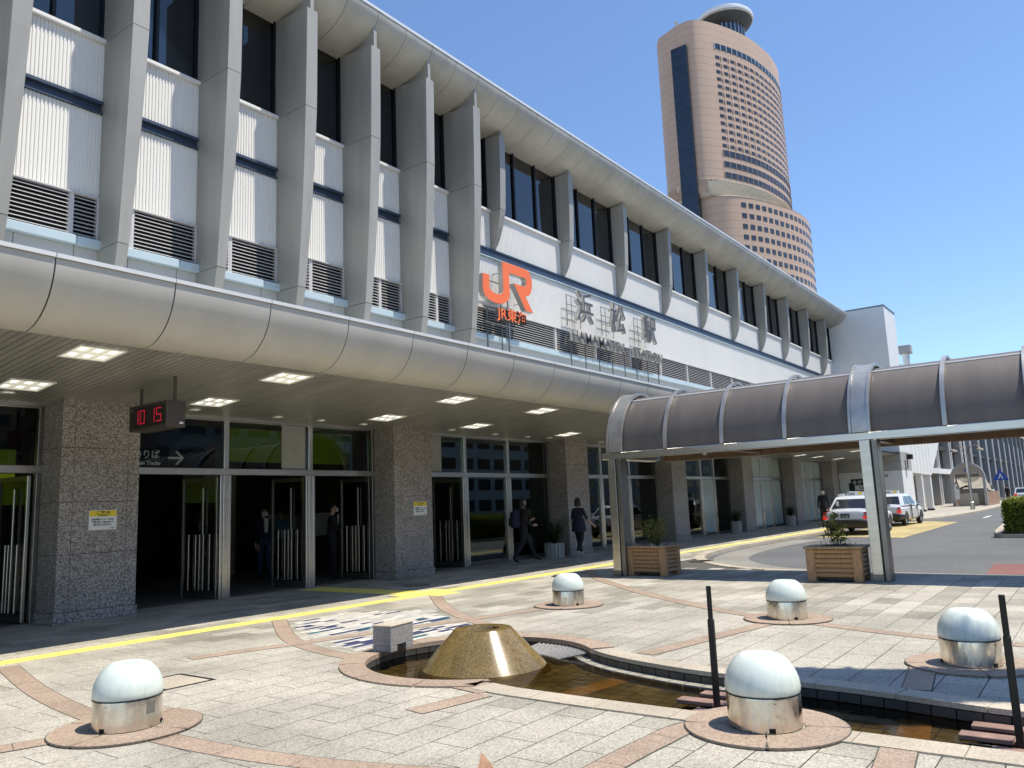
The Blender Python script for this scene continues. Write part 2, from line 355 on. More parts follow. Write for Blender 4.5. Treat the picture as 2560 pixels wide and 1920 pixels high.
# pool outline (inner edge of the coping), clockwise start at the near side
PC = (6.58, 5.38)
near = [(5.52, -4), (5.52, -1), (5.52, 1.2), (5.53, 3.4), (5.56, 4.2), (5.62, 4.5)]
circ = ang_poly(PC, 1.18, math.radians(222), math.radians(-46), 40)
far = catmull([(7.30, 4.40), (7.14, 4.1), (7.0, 3.7), (6.87, 3.2), (6.81, 2.7), (6.78, 2.2), (6.70, 1.55), (6.6, 1.1), (6.54, .7), (6.5, 0), (6.46, -1.5), (6.46, -4)], 4)
POOL = near+circ+far                       # runs up the near side, over the basin, down the far side
POOLM = offset(POOL, -.09)                 # middle of the coping
# plaza bed (mortar) with the pool cut out, and the kerb as its edge
PLZ = [(-25, -30)]+KERB+[(46, 9.3), (46.6, 8.9)]+FAR[1:]+[(260, 40), (-25, 40)]
def fill(outer, hole, z, mb, side=None):
    pts = list(outer)+list(hole); n = len(outer); k = len(hole)
    ed = [(i, (i+1) % n) for i in range(n)]+[(n+i, n+(i+1) % k) for i in range(k)]
    vs, fs = cdt(pts, ed)
    keep = []
    for f in fs:
        c = sum((vs[i] for i in f), Vector((0, 0)))/len(f)
        if inpoly(c, outer) and not (k and inpoly(c, hole)): keep.append(f)
    mb.add([(v.x, v.y, z) for v in vs], keep); return mb
pm = MB(); fill(PLZ, POOLM, -.012, pm)
for i in range(len(KERB)-1):
    a, b = KERB[i], KERB[i+1]; pm.add([(*a, -.012), (*b, -.012), (*b, -.2), (*a, -.2)], [(0, 3, 2, 1)])
for i in range(len(FAR)-1):
    a, b = FAR[i], FAR[i+1]; pm.add([(*a, -.012), (*b, -.012), (*b, -.2), (*a, -.2)], [(0, 3, 2, 1)])
plaza = struct_mesh('plaza', pm, 'mortar')
# kerb stones
def cum(line):
    d = [0]
    for i in range(1, len(line)): d.append(d[-1]+(Vector(line[i])-Vector(line[i-1])).length)
    return d
def at(line, d, s):
    s = max(0, min(d[-1], s))
    for i in range(1, len(line)):
        if s <= d[i]+1e-9:
            t = (s-d[i-1])/max(1e-9, d[i]-d[i-1]); return tuple(Vector(line[i-1]).lerp(Vector(line[i]), t))
    return line[-1]
def stones(line, w0, w1, z0, z1, step, gap, name, mat, parent, n=3, s0=0, s1=None):
    d = cum(line); s1 = s1 or d[-1]; k = max(1, round((s1-s0)/step)); st = (s1-s0)/k; out = []
    for i in range(k):
        seg = [at(line, d, s0+i*st+gap/2+(st-gap)*j/n) for j in range(n+1)]
        out.append(band_mesh(seg, w0, w1, z0, z1).build(name, mat, parent))
    return out
def sl_(line, x0, x1): return [p for p in line if x0 <= p[0] <= x1]
kz = [p for p in KERB if p[1] > -6]
stones(kz, -.22, .03, -.1, .004, 1.0, .012, 'kerb_stone', 'kerb_stone', plaza)
stones([p for p in FAR if p[0] < 100], -.25, .03, -.1, .006, 2.0, .015, 'kerb_stone', 'kerb_stone', plaza)
# outer paving beyond the laid-out slabs
o1 = MB(); o1.sheet([(-25, -30), (.4, -30), (.4, 40), (-25, 40)], -.002); o1.sheet([(.4, -30), (4.9, -30), (4.9, -2.2), (.4, -2.2)], -.002); o1.sheet([(7.0, -30), (16.0, -30), (16.0, -2.2), (7.0, -2.2)], -.002)
o1.build('outer_paving', 'paving_stone', plaza)
FAR2 = [(46.8, 9.2)]+FAR[1:]
fp = MB(); fill([(p[0], p[1]+.26) for p in FAR2 if p[0] < 120]+[(120, 40), (46.8, 40)], [], -.002, fp); o = fp.build('outer_paving', 'paving_stone', plaza)
# slabs
PX, PY = .3155, .3135
def slab_ok(c): return not inpoly(c, POOLM)
KP = [(-25, -30)]+offset(KERB, -.2, False)+[(46.8, 9.2), (46.8, 40), (-25, 40)]
slabs = []
for j in range(-20, 33):
    y0 = 3.772+PY*j; y1 = y0+PY
    if y1 > 13.9: continue
    xo = 3.772+(PX if (j % 2) else 0)
    i = -12
    while True:
        x0 = xo+2*PX*i; x1 = x0+2*PX; i += 1
        if x0 < .4: continue
        if x0 > (16.6 if y1 < 9 else 46.8): break
        if y1 < 9.9 and x0 > 17.5+max(0, (y0-7)*4.2): break
        slabs.append((x0, x1, y0, y1))
G_ = .0035
def nearbound(x0, x1, y0, y1, line, r=.75):
    cx, cy = (x0+x1)/2, (y0+y1)/2
    return [i for i in range(len(line)-1) if min(abs(line[i][0]-cx), abs(line[i+1][0]-cx)) < r+.7 and min(abs(line[i][1]-cy), abs(line[i+1][1]-cy)) < r+.7]
PM2 = offset(POOL, -.095)
rect_me = MB().box(-PX+G_, PX-G_, -PY/2+G_, PY/2-G_, -.012, 0).mesh('paving_slab', 'paving_stone')
allp = []
for (x0, x1, y0, y1) in slabs:
    cx, cy = (x0+x1)/2, (y0+y1)/2
    cor = [(x0+G_, y0+G_), (x1-G_, y0+G_), (x1-G_, y1-G_), (x0+G_, y1-G_)]
    ins = [not inpoly(p, PM2) and inpoly(p, KP) for p in cor]
    nb = nearbound(x0, x1, y0, y1, PM2) if cx < 9 else []
    nk = [i for i in range(len(KERB)-1) if abs(KERB[i][0]-cx) < 3 and abs(KERB[i][1]-cy) < 1.5] if cx > 15 else []
    if all(ins) and not nb: tris = None
    else:
        pts = list(cor); ed = [(0, 1), (1, 2), (2, 3), (3, 0)]
        KO = offset(KERB, -.2, False)
        for line, ids in ((PM2, nb), (KO, nk)):
            for i in ids:
                if i+1 < len(line): pts += [line[i], line[i+1]]; ed.append((len(pts)-2, len(pts)-1))
        vs_, fs_ = cdt(pts, ed); tris = []
        for f in fs_:
            c = sum((vs_[q] for q in f), Vector((0, 0)))/len(f)
            if x0 < c.x < x1 and y0 < c.y < y1 and not inpoly(c, PM2) and inpoly(c, KP): tris.append([vs_[q].copy() for q in f])
        if not tris: continue
    bear = math.degrees(math.atan2(cy, cx)); d = math.hypot(cx, cy)
    vis = 2 < bear < 70 and d > 3.4
    allp.append(((0 if vis else 1000)+d, cx, cy, tris, (x0, x1, y0, y1)))
allp.sort(key=lambda q: q[0]); rest = MB()
def slab_mesh(tris, mb):
    for t in tris:
        if (t[1]-t[0]).cross(t[2]-t[0]) < 0: t = t[::-1]
        mb.add([(p.x, p.y, 0) for p in t], [(0, 1, 2)])
for k, (d, cx, cy, tris, R_) in enumerate(allp):
    if k < 300:
        if tris is None: link('paving_slab', rect_me, plaza, (cx, cy, 0))
        else:
            mb = MB(); slab_mesh(tris, mb); me = mb.mesh('paving_slab', 'paving_stone'); bm = bmesh.new(); bm.from_mesh(me); bmesh.ops.remove_doubles(bm, verts=bm.verts[:], dist=1e-4); bm.to_mesh(me); bm.free(); link('paving_slab', me, plaza)
    else:
        if tris is None: x0, x1, y0, y1 = R_; rest.add([(x0+G_, y0+G_, 0), (x1-G_, y0+G_, 0), (x1-G_, y1-G_, 0), (x0+G_, y1-G_, 0)], [(0, 1, 2, 3)])
        else: slab_mesh(tris, rest)
stuff(rest.build('paving_slabs', 'paving_stone', plaza))
# pink stone bands
def inband(p, grow=0): return inpoly(p, PM2)
BZ = [0]
def band(P, w=.2, step=.62, name='band_stone'):
    BZ[0] += 1; dz = BZ[0]*.0006
    line = catmull(P, 10) if len(P) > 2 else [tuple(Vector(P[0]).lerp(Vector(P[1]), i/24)) for i in range(25)]
    runs = []; cur = []
    for p in line:
        if inpoly(p, offset(POOL, -.14)): 
            if len(cur) > 1: runs.append(cur)
            cur = []
        else: cur.append(p)
    if len(cur) > 1: runs.append(cur)
    for rn in runs:
        band_mesh(rn, -w/2-.008, w/2+.008, -.01, .001+dz).build('band_joint', 'mortar', plaza)
        stones(rn, -w/2, w/2, -.01, .0013+dz, step, .007, name, 'pink_stone', plaza, 4)
L1, L2, L3, L4, L5 = (3.25, 6.04), (5.41, 2.01), (10.16, 3.38), (8.06, 1.13), (10.43, 6.76)
band([(3.96, 9.9), (3.57, 8.35), (3.36, 7.2), (3.25, 6.04), (3.25, 5.2), (3.33, 4.45), (3.5, 3.7), (3.75, 3.0)])
band([(7.62, 10.0), (6.67, 8.59), (6.29, 7.81), (6.08, 7.14), (5.97, 6.5)])
band([(11.0, 10.0), (9.64, 8.56), (8.8, 7.42), (8.27, 6.52), (7.75, 5.6)])
band([(16.2, 9.9), (14.2, 8.43), (12.76, 7.0), (11.86, 6.0), (11.06, 5.0), (10.36, 4.0), (10.05, 3.2), (9.8, 2.74), (9.5, 2.0), (9.3, 1.3), (9.2, .3)])
band([(10.43, 6.76), (5.15, 8.30)]); band([(4.6, 4.42), (10.16, 3.40)]); band([(5.41, 2.01), (5.25, 2.42), (4.73, 2.50), (4.2, 2.52), (3.6, 2.53)]); band([(3.25, 6.04), (2.2, 6.4), (1.2, 6.7)])
band([(4.6, 1.1), (8.06, 1.50)], .2)
# ring pads round the dome lamps
def ring(c, r0=.25, r1=.52):
    dk = MB(); dk.sheet(ang_poly(c, r1+.008, 0, 2*PI, 48)[:-1], .0145); dk.build('ring_joint', 'mortar', plaza)
    for q in range(4):
        a0 = q*PI/2+.35; line = ang_poly(c, (r0+r1)/2, a0+.004, a0+PI/2-.004, 12)
        band_mesh(line, -(r1-r0)/2, (r1-r0)/2, .002, .018).build('ring_stone', 'pink_stone', plaza)
    MB().sheet(ang_poly(c, r0-.005, 0, 2*PI, 40)[:-1], .017).build('ring_centre', 'kerb_stone', plaza)
for c in (L1, L2, L3, L4, L5): ring(c)
# tactile strip and its plates
tp = MB()
xs = 1.0
k = 0
while xs < 46:
    tp_ = 'tactile_plate'
    if k < 60:
        mb = MB().box(xs+.004, xs+.296, 10.03, 10.325, -.01, .006)
        for q in range(4): mb.box(xs+.03, xs+.27, 10.06+q*.067, 10.085+q*.067, .006, .010)
        mb.build(tp_, 'tactile', plaza)
    else: tp.box(xs+.003, xs+.297, 10.03, 10.325, -.01, .006)
    xs += .3; k += 1
stuff(tp.build('tactile_plates', 'tactile', plaza))
for (x, y) in ((10.5, 10.34), (10.8, 10.34), (11.1, 10.34), (11.4, 10.34), (10.8, 9.72), (11.1, 9.72)):
    mb = MB().box(x+.004, x+.296, y, y+.295, -.01, .006)
    for a in range(5):
        for b in range(5): mb.lathe([(.018, .006), (.012, .011), (0, .011)], (x+.04+a*.055, y+.04+b*.055, 0), 6)
    mb.build('tactile_plate', 'tactile', plaza)
for i in range(9):
    mb = MB().box(10.75+.004, 11.35, 10.7+i*.31, 10.7+i*.31+.3, -.01, .005)
    for a in range(8): mb.box(10.78+a*.07, 10.81+a*.07, 10.72+i*.31, 10.98+i*.31, .005, .009)
    mb.build('tactile_plate', 'tactile', plaza)
# mosaic: pale ground tiles with blue and teal pieces between the pink bands
MOS = [(7.5, 9.7), (6.78, 8.55), (6.42, 7.78), (6.2, 7.1), (6.12, 6.78), (6.45, 6.85), (7.1, 6.75), (7.6, 6.55), (7.95, 6.25), (8.25, 6.75), (8.65, 7.45), (9.0, 7.95), (9.4, 8.5), (9.1, 9.1), (8.6, 9.7)]
def near_s1(p): # distance to the straight band
    a = Vector((10.43, 6.76)); b = Vector((5.15, 8.30)); d = (b-a).normalized(); q = Vector(p)-a; return abs(q.x*d.y-q.y*d.x)
rm = random.Random(3); pale = MB(); nblue = 0
y = 6.5
while y < 9.7:
    x = 6.0+rm.random()*.2
    while x < 9.4:
        l = rm.choice((.17, .22, .3)); c = (x+l/2, y+.05); cs = [(x, y), (x+l, y), (x+l, y+.09), (x, y+.09)]
        if all(inpoly(p, MOS) and near_s1(p) > .13 and not inpoly(p, offset(POOL, -.28)) for p in cs):
            dense = .42 if c[1] < 7.75 else .24 if c[0] < 7.9 else .04
            if c[0] > 8.3 and c[1] < 8: dense = .3
            if rm.random() < dense and nblue < 130:
                nblue += 1; t_ = 'tile_teal' if rm.random() < .16 else 'tile_blue'
                MB().box(x+.004, x+l-.004, y+.012, y+.078, -.006, .0045).build('mosaic_tile', t_, plaza)
            else: pale.add([(x+.004, y+.004, .003), (x+l-.004, y+.004, .003), (x+l-.004, y+.086, .003), (x+.004, y+.086, .003)], [(0, 1, 2, 3)])
        x += l
    y += .09
stuff(pale.build('pale_mosaic', 'mosaic_pale', plaza))
# access hatch frame
hf = MB()
for (a, b, c, d) in ((4.1, 4.62, 7.57, 7.60), (4.1, 4.62, 7.0, 7.03), (4.1, 4.13, 7.03, 7.57), (4.59, 4.62, 7.03, 7.57)): hf.box(a, b, c, d, -.008, .004)
hf.build('hatch_frame', 'black_metal', plaza)
MB().box(4.14, 4.58, 7.04, 7.56, -.008, .003).build('hatch_lid', 'kerb_stone', plaza)
for (x, y) in ((18.9, 8.3), (12.2, 11.6)): MB().lathe([(0, .004), (.28, .004), (.3, .0)], (x, y, 0), 24).build('drain_cover', 'steel_dark', plaza)
# ------------------------------------------------------------------ fountain pool
pool = thing('fountain_pool', 'shallow stone lined pool with a round basin and pink stone rim', 'pool', (PC[0], PC[1], 0)); pool.location = (0, 0, 0)
ncl = len(near); dl = cum(POOL); s_a = dl[ncl-1]; s_b = dl[ncl+len(circ)-1]
stones(POOL, -.23, .02, -.03, .012, .62, .006, 'coping_stone', 'kerb_stone', pool, 4, 1.2, s_a-.03)
stones(POOL, -.23, .025, -.032, .016, .60, .006, 'rim_stone', 'pink_stone', pool, 8, s_a+.06, s_b+.02)
stones(POOL, -.2, .02, -.026, .012, .62, .006, 'coping_stone', 'kerb_stone', pool, 4, s_b+.08, dl[-1]-.5)
MB().prism([(5.28, 4.33), (5.545, 4.30), (5.645, 4.54), (5.70, 4.68), (5.38, 4.85)], -.05, .009, 'z').build('coping_stone', 'pink_stone', pool)
wb = MB()
for i in range(len(POOL)-1):
    a, b = POOL[i], POOL[i+1]; wb.add([(*a, -.03), (*b, -.03), (*b, -.3), (*a, -.3)], [(0, 1, 2, 3)])
wb.build('pool_lining', 'mortar', pool)
bl = offset(POOL, .006)
stones(bl, -.004, .016, -.098, -.034, .17, .012, 'wall_tile', 'pool_wall', pool, 2, s_a-.5, dl[-1]-1.5)
fl = MB(); fill(offset(POOL, -.05), [], -.165, fl); fl.build('pool_bed', 'mortar', pool)
tl = MB(); rp = random.Random(5)
yy = -3.0
while yy < 6.6:
    xx = 5.35+(.08 if int(yy*10) % 2 else 0)
    while xx < 7.8:
        if inpoly((xx+.075, yy+.075), offset(POOL, .02)): tl.add([(xx+.006, yy+.006, -.162), (xx+.154, yy+.006, -.162), (xx+.154, yy+.154, -.162), (xx+.006, yy+.154, -.162)], [(0, 1, 2, 3)])
        xx += .16
    yy += .16
stuff(tl.build('floor_tiles', 'pool_floor', pool))
ledge = stones(POOL, .02, .14, -.2, -.094, .17, .012, 'ledge_tile', 'pool_pale', pool, 2, s_b-.4, s_b+2.3)  # pale tiles laid only along the sunlit stretch, left out where it is dark
MB().add([(5.5, 4.06, -.158), (5.53, 4.28, -.158), (7.1, 4.02, -.158), (7.05, 3.8, -.158)], [(0, 3, 2, 1)]).build('sunken_band', 'pool_pink', pool)
MB().add([(5.52, 1.10, -.158), (5.52, 1.31, -.158), (6.72, 1.45, -.158), (6.7, 1.24, -.158)], [(0, 3, 2, 1)]).build('sunken_band', 'pool_pink', pool)
wm = MB(); fill(offset(POOL, .0), [], -.104, wm); wm.build('water', 'water', pool)
for i in range(15):
    a = math.radians(2-i*3.0); p0 = (PC[0]+1.15*math.cos(a), PC[1]+1.15*math.sin(a), -.05); p1 = (PC[0]+.86*math.cos(a+.12), PC[1]+.86*math.sin(a+.12), -.108)
    MB().tube([p0, p1], .016, 6).build('weir_bar', 'box_granite', pool)
# cone
CC = (6.70, 5.42)
cone = thing('fountain_cone', 'wet golden granite truncated cone with a round hole standing in the basin', 'fountain', (*CC, -.2))
prof = [(.715, -.02), (.70, .03), (.66, .08), (.31, .455), (.298, .468), (.175, .468), (.165, .455), (.15, .33)]
for q in range(6):
    a0 = q*PI/3+math.radians(197); mb = MB(); nn = 12; vs_ = []; fs_ = []
    for (r, z) in prof:
        for k in range(nn+1): a = a0+.003+(PI/3-.006)*k/nn; vs_.append((r*math.cos(a), r*math.sin(a), z))
    for i in range(len(prof)-1):
        for k in range(nn): fs_.append((i*(nn+1)+k, i*(nn+1)+k+1, (i+1)*(nn+1)+k+1, (i+1)*(nn+1)+k))
    mb.add(vs_, fs_).build('cone_segment', 'wet_stone', cone, .6)
MB().lathe([(0, .34), (.155, .34)], n=24).build('hole_floor', 'black_void', cone)
MB().lathe([(.69, .0), (.655, .075), (.30, .45), (.29, .46), (.18, .46)], n=36).build('cone_core', 'mortar', cone)
# granite block on the rim
gb = thing('granite_block', 'grey granite block with a notched foot standing on the basin rim', 'granite block', (6.30, 6.37, .016), math.radians(9))
mb = MB(); mb.bbox(0, .42, 0, .24, .06, .255, .006); mb.bbox(0, .12, .0, .24, 0, .06, .003); mb.bbox(.28, .42, .0, .24, 0, .06, .003); mb.bbox(.12, .28, .08, .24, 0, .06, .003)
mb.build('block', 'box_granite', gb); MB().bbox(-.005, .425, -.005, .245, .256, .278, .006).build('top_slab', 'kerb_stone', gb)
# black poles
for k, (x, y, lab) in enumerate(((6.04, 2.61, 'slim black pole on red stone slabs behind the nearest dome lamp'), (5.99, .63, 'slim black pole on red stone slabs at the right picture edge'))):
    p = thing('black_pole', lab, 'pole', (x, y, -.14), 0, 'black poles standing in the pool')
    mb = MB(); mb.bbox(-.022, .022, -.022, .022, .05, .72, .006); mb.build('lower_tube', 'black_metal', p)
    MB().lathe([(.0, .72), (.019, .72), (.019, .965), (.016, .97), (0, .97)], n=12).build('upper_tube', 'black_metal', p)
    MB().bbox(-.05, .05, -.02, .02, .03, .055, .003).build('base_clamp', 'steel_dark', p)
    b = thing('slab_stack', 'low stack of red stone slabs round the '+('pole behind the nearest dome lamp' if k == 0 else 'pole at the right picture edge'), 'stone slabs', (x, y, -.15), 0, 'red slab stacks in the pool')
    for (a0, a1, b0, b1, z) in ((-.16, -.03, -.33, .15, .055), (-.02, .11, -.25, .30, 0), (.12, .25, -.2, .36, .055), (.26, .39, -.3, .26, 0), (.40, .52, -.15, .32, .055), (.0, .12, .06, .34, .11)):
        MB().bbox(a0, a1, b0-.02, b1, z*.62+.002, z*.62+.034, .004).build('red_slab', 'red_slab', b)
# dome lamps
DL = (('first dome lamp, vent grille on its drum, alone at the left', L1), ('dome lamp on a wide ring pad nearest to the pool', L2), ('dome lamp before the wooden planter with a sapling', L3), ('dome lamp partly behind the black pole at right', L4), ('smallest dome lamp beyond the granite cone, before the steel post', L5))
tmpl = None
for k, (lab, c) in enumerate(DL):
    if tmpl is None:
        d = thing('dome_lamp', '', 'lamp', (*c, .018), 0, 'dome lamps on the plaza'); tmpl = d
        MB().lathe([(.225, 0), (.237, .004), (.238, .20), (.236, .21), (.2, .212)], n=56).build('steel_drum', 'mirror_steel', d, .5)
        MB().lathe([(.2, .208), (.240, .209), (.241, .217), (.2, .218)], n=48).build('gasket', 'black_metal', d)
        dp = [(.236, .218), (.242, .235), (.243, .26), (.237, .30), (.226, .335), (.206, .375), (.18, .41), (.152, .436), (.128, .449), (.118, .452), (.11, .449), (.10, .447), (0, .448)]
        MB().lathe(dp, n=56).build('dome', 'milk_dome', d, .7)
        for a in (198, 318, 78):
            mb = MB(); mb.box(.228, .241, -.02, .02, .006, .034); o = mb.build('foot_notch', 'black_void', d); o.rotation_euler.z = math.radians(a)
        for a in (205, 250, 290):
            mb = MB(); mb.lathe([(0, 0), (.005, 0)], n=6); o = MB().box(.236, .2405, -.004, .004, .178, .186).build('screw', 'steel_dark', d); o.rotation_euler.z = math.radians(a)
    else: d = dup(tmpl, (*c, .018), k*.21)
    d['label'] = lab
vg = [o for o in bpy.data.objects if o.parent == tmpl][0]
for i in range(10):
    o = MB().box(.2365, .2405, -.035, .035, .105+i*.008, .109+i*.008).build('vent_slit', 'steel_dark', tmpl); o.rotation_euler.z = math.radians(282)
# fallen leaf
lf = MB(); lp = [(0, 0), (.04, .02), (.055, .05), (.04, .10), (.005, .185), (-.02, .11), (-.045, .05), (-.03, .02)]
lf.add([(x, y*.5, abs(x)*.5+y*.75+.01) for x, y in lp]+[(x+.002, y*.5+.003, abs(x)*.5+y*.75+.009) for x, y in lp], [list(range(8)), list(range(8, 16))[::-1]]); o = lf.build('fallen_leaf', 'dry_leaf'); o.location = (3.64, 2.96, -.012); o.rotation_euler.z = -.6
tag(o, 'dry curled brown leaf lying on the paving', 'leaf')
# ------------------------------------------------------------------ station building
st = thing('station_building', 'long grey station building with tall fins, a curved eave and a rounded entrance canopy', 'building', (0, 0, 0))
def part(name): o = bpy.data.objects.new(name, None); COL.objects.link(o); o.parent = st; o.empty_display_size = .2; return o
WY = 13.25; BAY = 7.3; S = 1.825
XE = 53.0
# granite pillars
PXS = [5.85+BAY*n for n in range(-1, 7)]
rows = [(0, .17), (.17, 1.04), (1.04, 1.85), (1.85, 2.71), (2.71, 3.56)]
pil_tmpl = None
for x in PXS:
    p = part('pillar'); p.location = (x, 13.1, 0)
    if pil_tmpl is None:
        pil_tmpl = []
        for (a, b) in rows:
            g = .005; pr = .02 if a == 0 else 0
            # corner piece, face slab, right corner piece and the two returns
            for (x0, x1, y0, y1) in ((0, .2, 0, .2), (.205, 1.07, 0, .2), (1.075, 1.27, 0, .2), (0, .2, .205, .9), (1.075, 1.27, .205, .9)):
                pil_tmpl.append(MB().bbox(x0-(pr if x0 == 0 else 0), x1+(pr if x1 == 1.27 else 0), y0-(pr if y0 == 0 else 0), y1, a+g/2, b-g/2, .004).mesh('granite_block', 'pillar_stone'))
        core = MB().box(.02, 1.25, .02, .9, 0, 3.6).mesh('pillar_core', 'mortar')
    for me in pil_tmpl: link('granite_block', me, p)
    link('pillar_core', core, p)
# entrance ceiling: planks running out to the rim
def zc(y): return 3.48+(13.1-y)*.087
ceil = part('entrance_ceiling'); pk = .1043
m1 = MB().add([(0, 9.98, zc(9.98)), (pk-.014, 9.98, zc(9.98)), (pk-.014, 14.0, zc(14)), (0, 14.0, zc(14)), (0, 9.98, zc(9.98)+.02), (pk-.014, 9.98, zc(9.98)+.02), (pk-.014, 14.0, zc(14)+.02), (0, 14.0, zc(14)+.02)],
    [(0, 3, 2, 1), (4, 5, 6, 7), (0, 1, 5, 4), (1, 2, 6, 5), (2, 3, 7, 6), (3, 0, 4, 7)]).mesh('ceiling_plank', 'ceiling_alu')
rest = MB(); x = 2.6; k = 0
while x < XE:
    if k < 300: link('ceiling_plank', m1, ceil, (x, 0, 0))
    else:
        y0 = 9.98 if x < 46.6 else 10.0; rest.add([(x, y0, zc(y0)), (x+pk-.014, y0, zc(y0)), (x+pk-.014, 14, zc(14)), (x, 14, zc(14))], [(0, 3, 2, 1)])
    x += pk; k += 1
stuff(rest.build('ceiling_planks', 'ceiling_alu', ceil))
MB().add([(-8, 9.9, zc(9.9)+.03), (XE, 9.9, zc(9.9)+.03), (XE, 14, zc(14)+.03), (-8, 14, zc(14)+.03)], [(0, 3, 2, 1)]).build('ceiling_backing', 'black_void', ceil)
MB().add([(-8, 9.98, zc(9.98)), (2.6, 9.98, zc(9.98)), (2.6, 14, zc(14)), (-8, 14, zc(14))], [(0, 3, 2, 1)]).build('ceiling_sheet', 'ceiling_alu', ceil)
MB().box(-8, XE, 13.62, 13.72, 3.40, 3.432).build('ceiling_trim', 'steel', ceil)
# canopy with its rounded rim
can = part('canopy'); JP = 1.46; J0 = 3.98
prof = ell(9.97, 4.50, .70, .745, PI, 1.5*PI, 14)
pm_ = strip_prism(MB(), prof, .009, JP-.009, .02).mesh('rim_panel', 'alu_panel'); shade(pm_, .6)
fm = MB().box(.006, JP-.006, 9.245, 9.60, 4.505, 4.555).mesh('rim_flashing', 'flashing')
n0 = -8; n1 = 29
for k in range(n0, n1):
    link('rim_panel', pm_, can, (J0+JP*k, 0, 0)); link('rim_flashing', fm, can, (J0+JP*k, 0, 0))
xa, xb = J0+JP*n0, J0+JP*n1
inn = [(y+.03, z+.02) for y, z in prof]; strip_prism(MB(), inn, xa, xb, .01).build('rim_backing', 'black_void', can)
MB().box(xa, xb, 9.5, WY, 4.44, 4.50).build('canopy_roof', 'grey_panel', can)
# rounded end of the rim
mb = MB(); rings = []
for i in range(13):
    a = -PI/2+i/12*PI/2; R0 = 1.2
    rings.append([(xb+(R0+.70-(.70-(9.97-y)) if False else 0), 0, 0) for y, z in prof])
cx, cy = xb, 11.2; vs_ = []; fs_ = []; n = len(prof)
for i in range(13):
    a = -PI/2+PI/2*i/12
    for (y, z) in prof: r = cy-y; vs_.append((cx+r*math.cos(a), cy+r*math.sin(a), z))
for i in range(12):
    for k in range(n-1): fs_.append((i*n+k, i*n+k+1, (i+1)*n+k+1, (i+1)*n+k))
mb.add(vs_, fs_).build('rim_end', 'alu_panel', can, .6)
MB().add([(cx, cy, 4.5)]+[(cx+(cy-9.27)*math.cos(-PI/2+PI/2*i/12), cy+(cy-9.27)*math.sin(-PI/2+PI/2*i/12), 4.5) for i in range(13)], [(0, i+1, i+2) for i in range(12)]).build('canopy_roof', 'flashing', can)
# tall fins
FX0 = 6.328; FW = .30
def fin_w(z, w):
    if w < .28: return w*(.62+.38*min(1, max(0, (z-8.7)/1.2)))
    return w*(.56+.40*min(1, max(0, (z-5.6)/4.2))**.8) if z < 9.9 else w*(.96-.06*(z-9.9)/2.2)
def taper(poly, w):
    n = len(poly); mb = MB(); return mb.add([(0, y, z) for y, z in poly]+[(fin_w(z, w), y, z) for y, z in poly], [list(range(n))[::-1], list(range(n, 2*n))]+[(i, (i+1) % n, n+(i+1) % n, n+i) for i in range(n)])
def fin_meshes(front, cuts, top_back, w, wall=13.3):
    out = []
    for (z0, z1) in cuts:
        fr = [p for p in front if z0 < p[1] < z1]
        def fy(z):
            for (a, b) in zip(front, front[1:]):
                if a[1] <= z <= b[1]: return a[0]+(b[0]-a[0])*(z-a[1])/(b[1]-a[1])
            return front[-1][0]
        poly = [(fy(z0), z0)]+fr+[(fy(z1), z1)]
        bt = z1 if z1 < front[-1][1]-.01 else top_back
        poly = [(wall, z0)]+poly+[(wall, bt)]
        out.append(taper(poly, w).mesh('fin_panel', 'fin_metal'))
    return out
frontT = [(12.66, 4.6), (12.64, 5.5), (12.54, 6.05), (12.46, 7.0), (12.385, 8.0), (12.33, 9.0), (12.30, 9.86), (12.275, 10.8), (12.25, 12.04)]
tall = fin_meshes(frontT, [(4.6, 6.044), (6.056, 9.854), (9.866, 12.04)], 12.14, FW)
coreT = MB().prism([(13.3, 4.6), (12.76, 4.6), (12.60, 6.05), (12.33, 9.86), (12.29, 12.0), (13.3, 12.1)], .015, .13, 'x').mesh('fin_core', 'black_void')
def sof(y): # soffit height at y
    t = max(0, min(1, (13.5-y)/1.35)); return 12.9-.78*math.sqrt(max(0, 1-t*t))
def blade(y0, w):
    ys = [y0+(13.2-y0)*i/10 for i in range(11)]
    return MB().prism([(y, 12.02+(y-y0)*.09) for y in ys]+[(y, sof(y)-.004) for y in ys[::-1]], w/2-.045, w/2+.045, 'x').mesh('fin_blade', 'fin_metal')
bladeT = blade(12.28, FW)
for k in range(-6, 6):
    f = part('tall_fin'); f.location = (FX0+S*k, 0, 0)
    for me in tall: link('fin_panel', me, f)
    link('fin_core', coreT, f); link('fin_blade', bladeT, f)
SX = [FX0+S*6+2*S*i for i in range(10)]
frontS = [(13.22, 8.735), (13.12, 8.86), (13.03, 9.05), (12.94, 9.35), (12.87, 9.7), (12.845, 9.86), (12.80, 10.9), (12.785, 12.04)]
short = fin_meshes(frontS, [(8.735, 9.854), (9.866, 12.04)], 12.10, .25)
bladeS = blade(12.82, .25); coreS = MB().prism([(13.3, 8.8), (13.1, 9.0), (12.9, 9.8), (12.83, 12.0), (13.3, 12.05)], .012, .12, 'x').mesh('fin_core', 'black_void')
for x in SX:
    f = part('short_fin'); f.location = (x, 0, 0)
    for me in short: link('fin_panel', me, f)
    link('fin_blade', bladeS, f); link('fin_core', coreS, f)
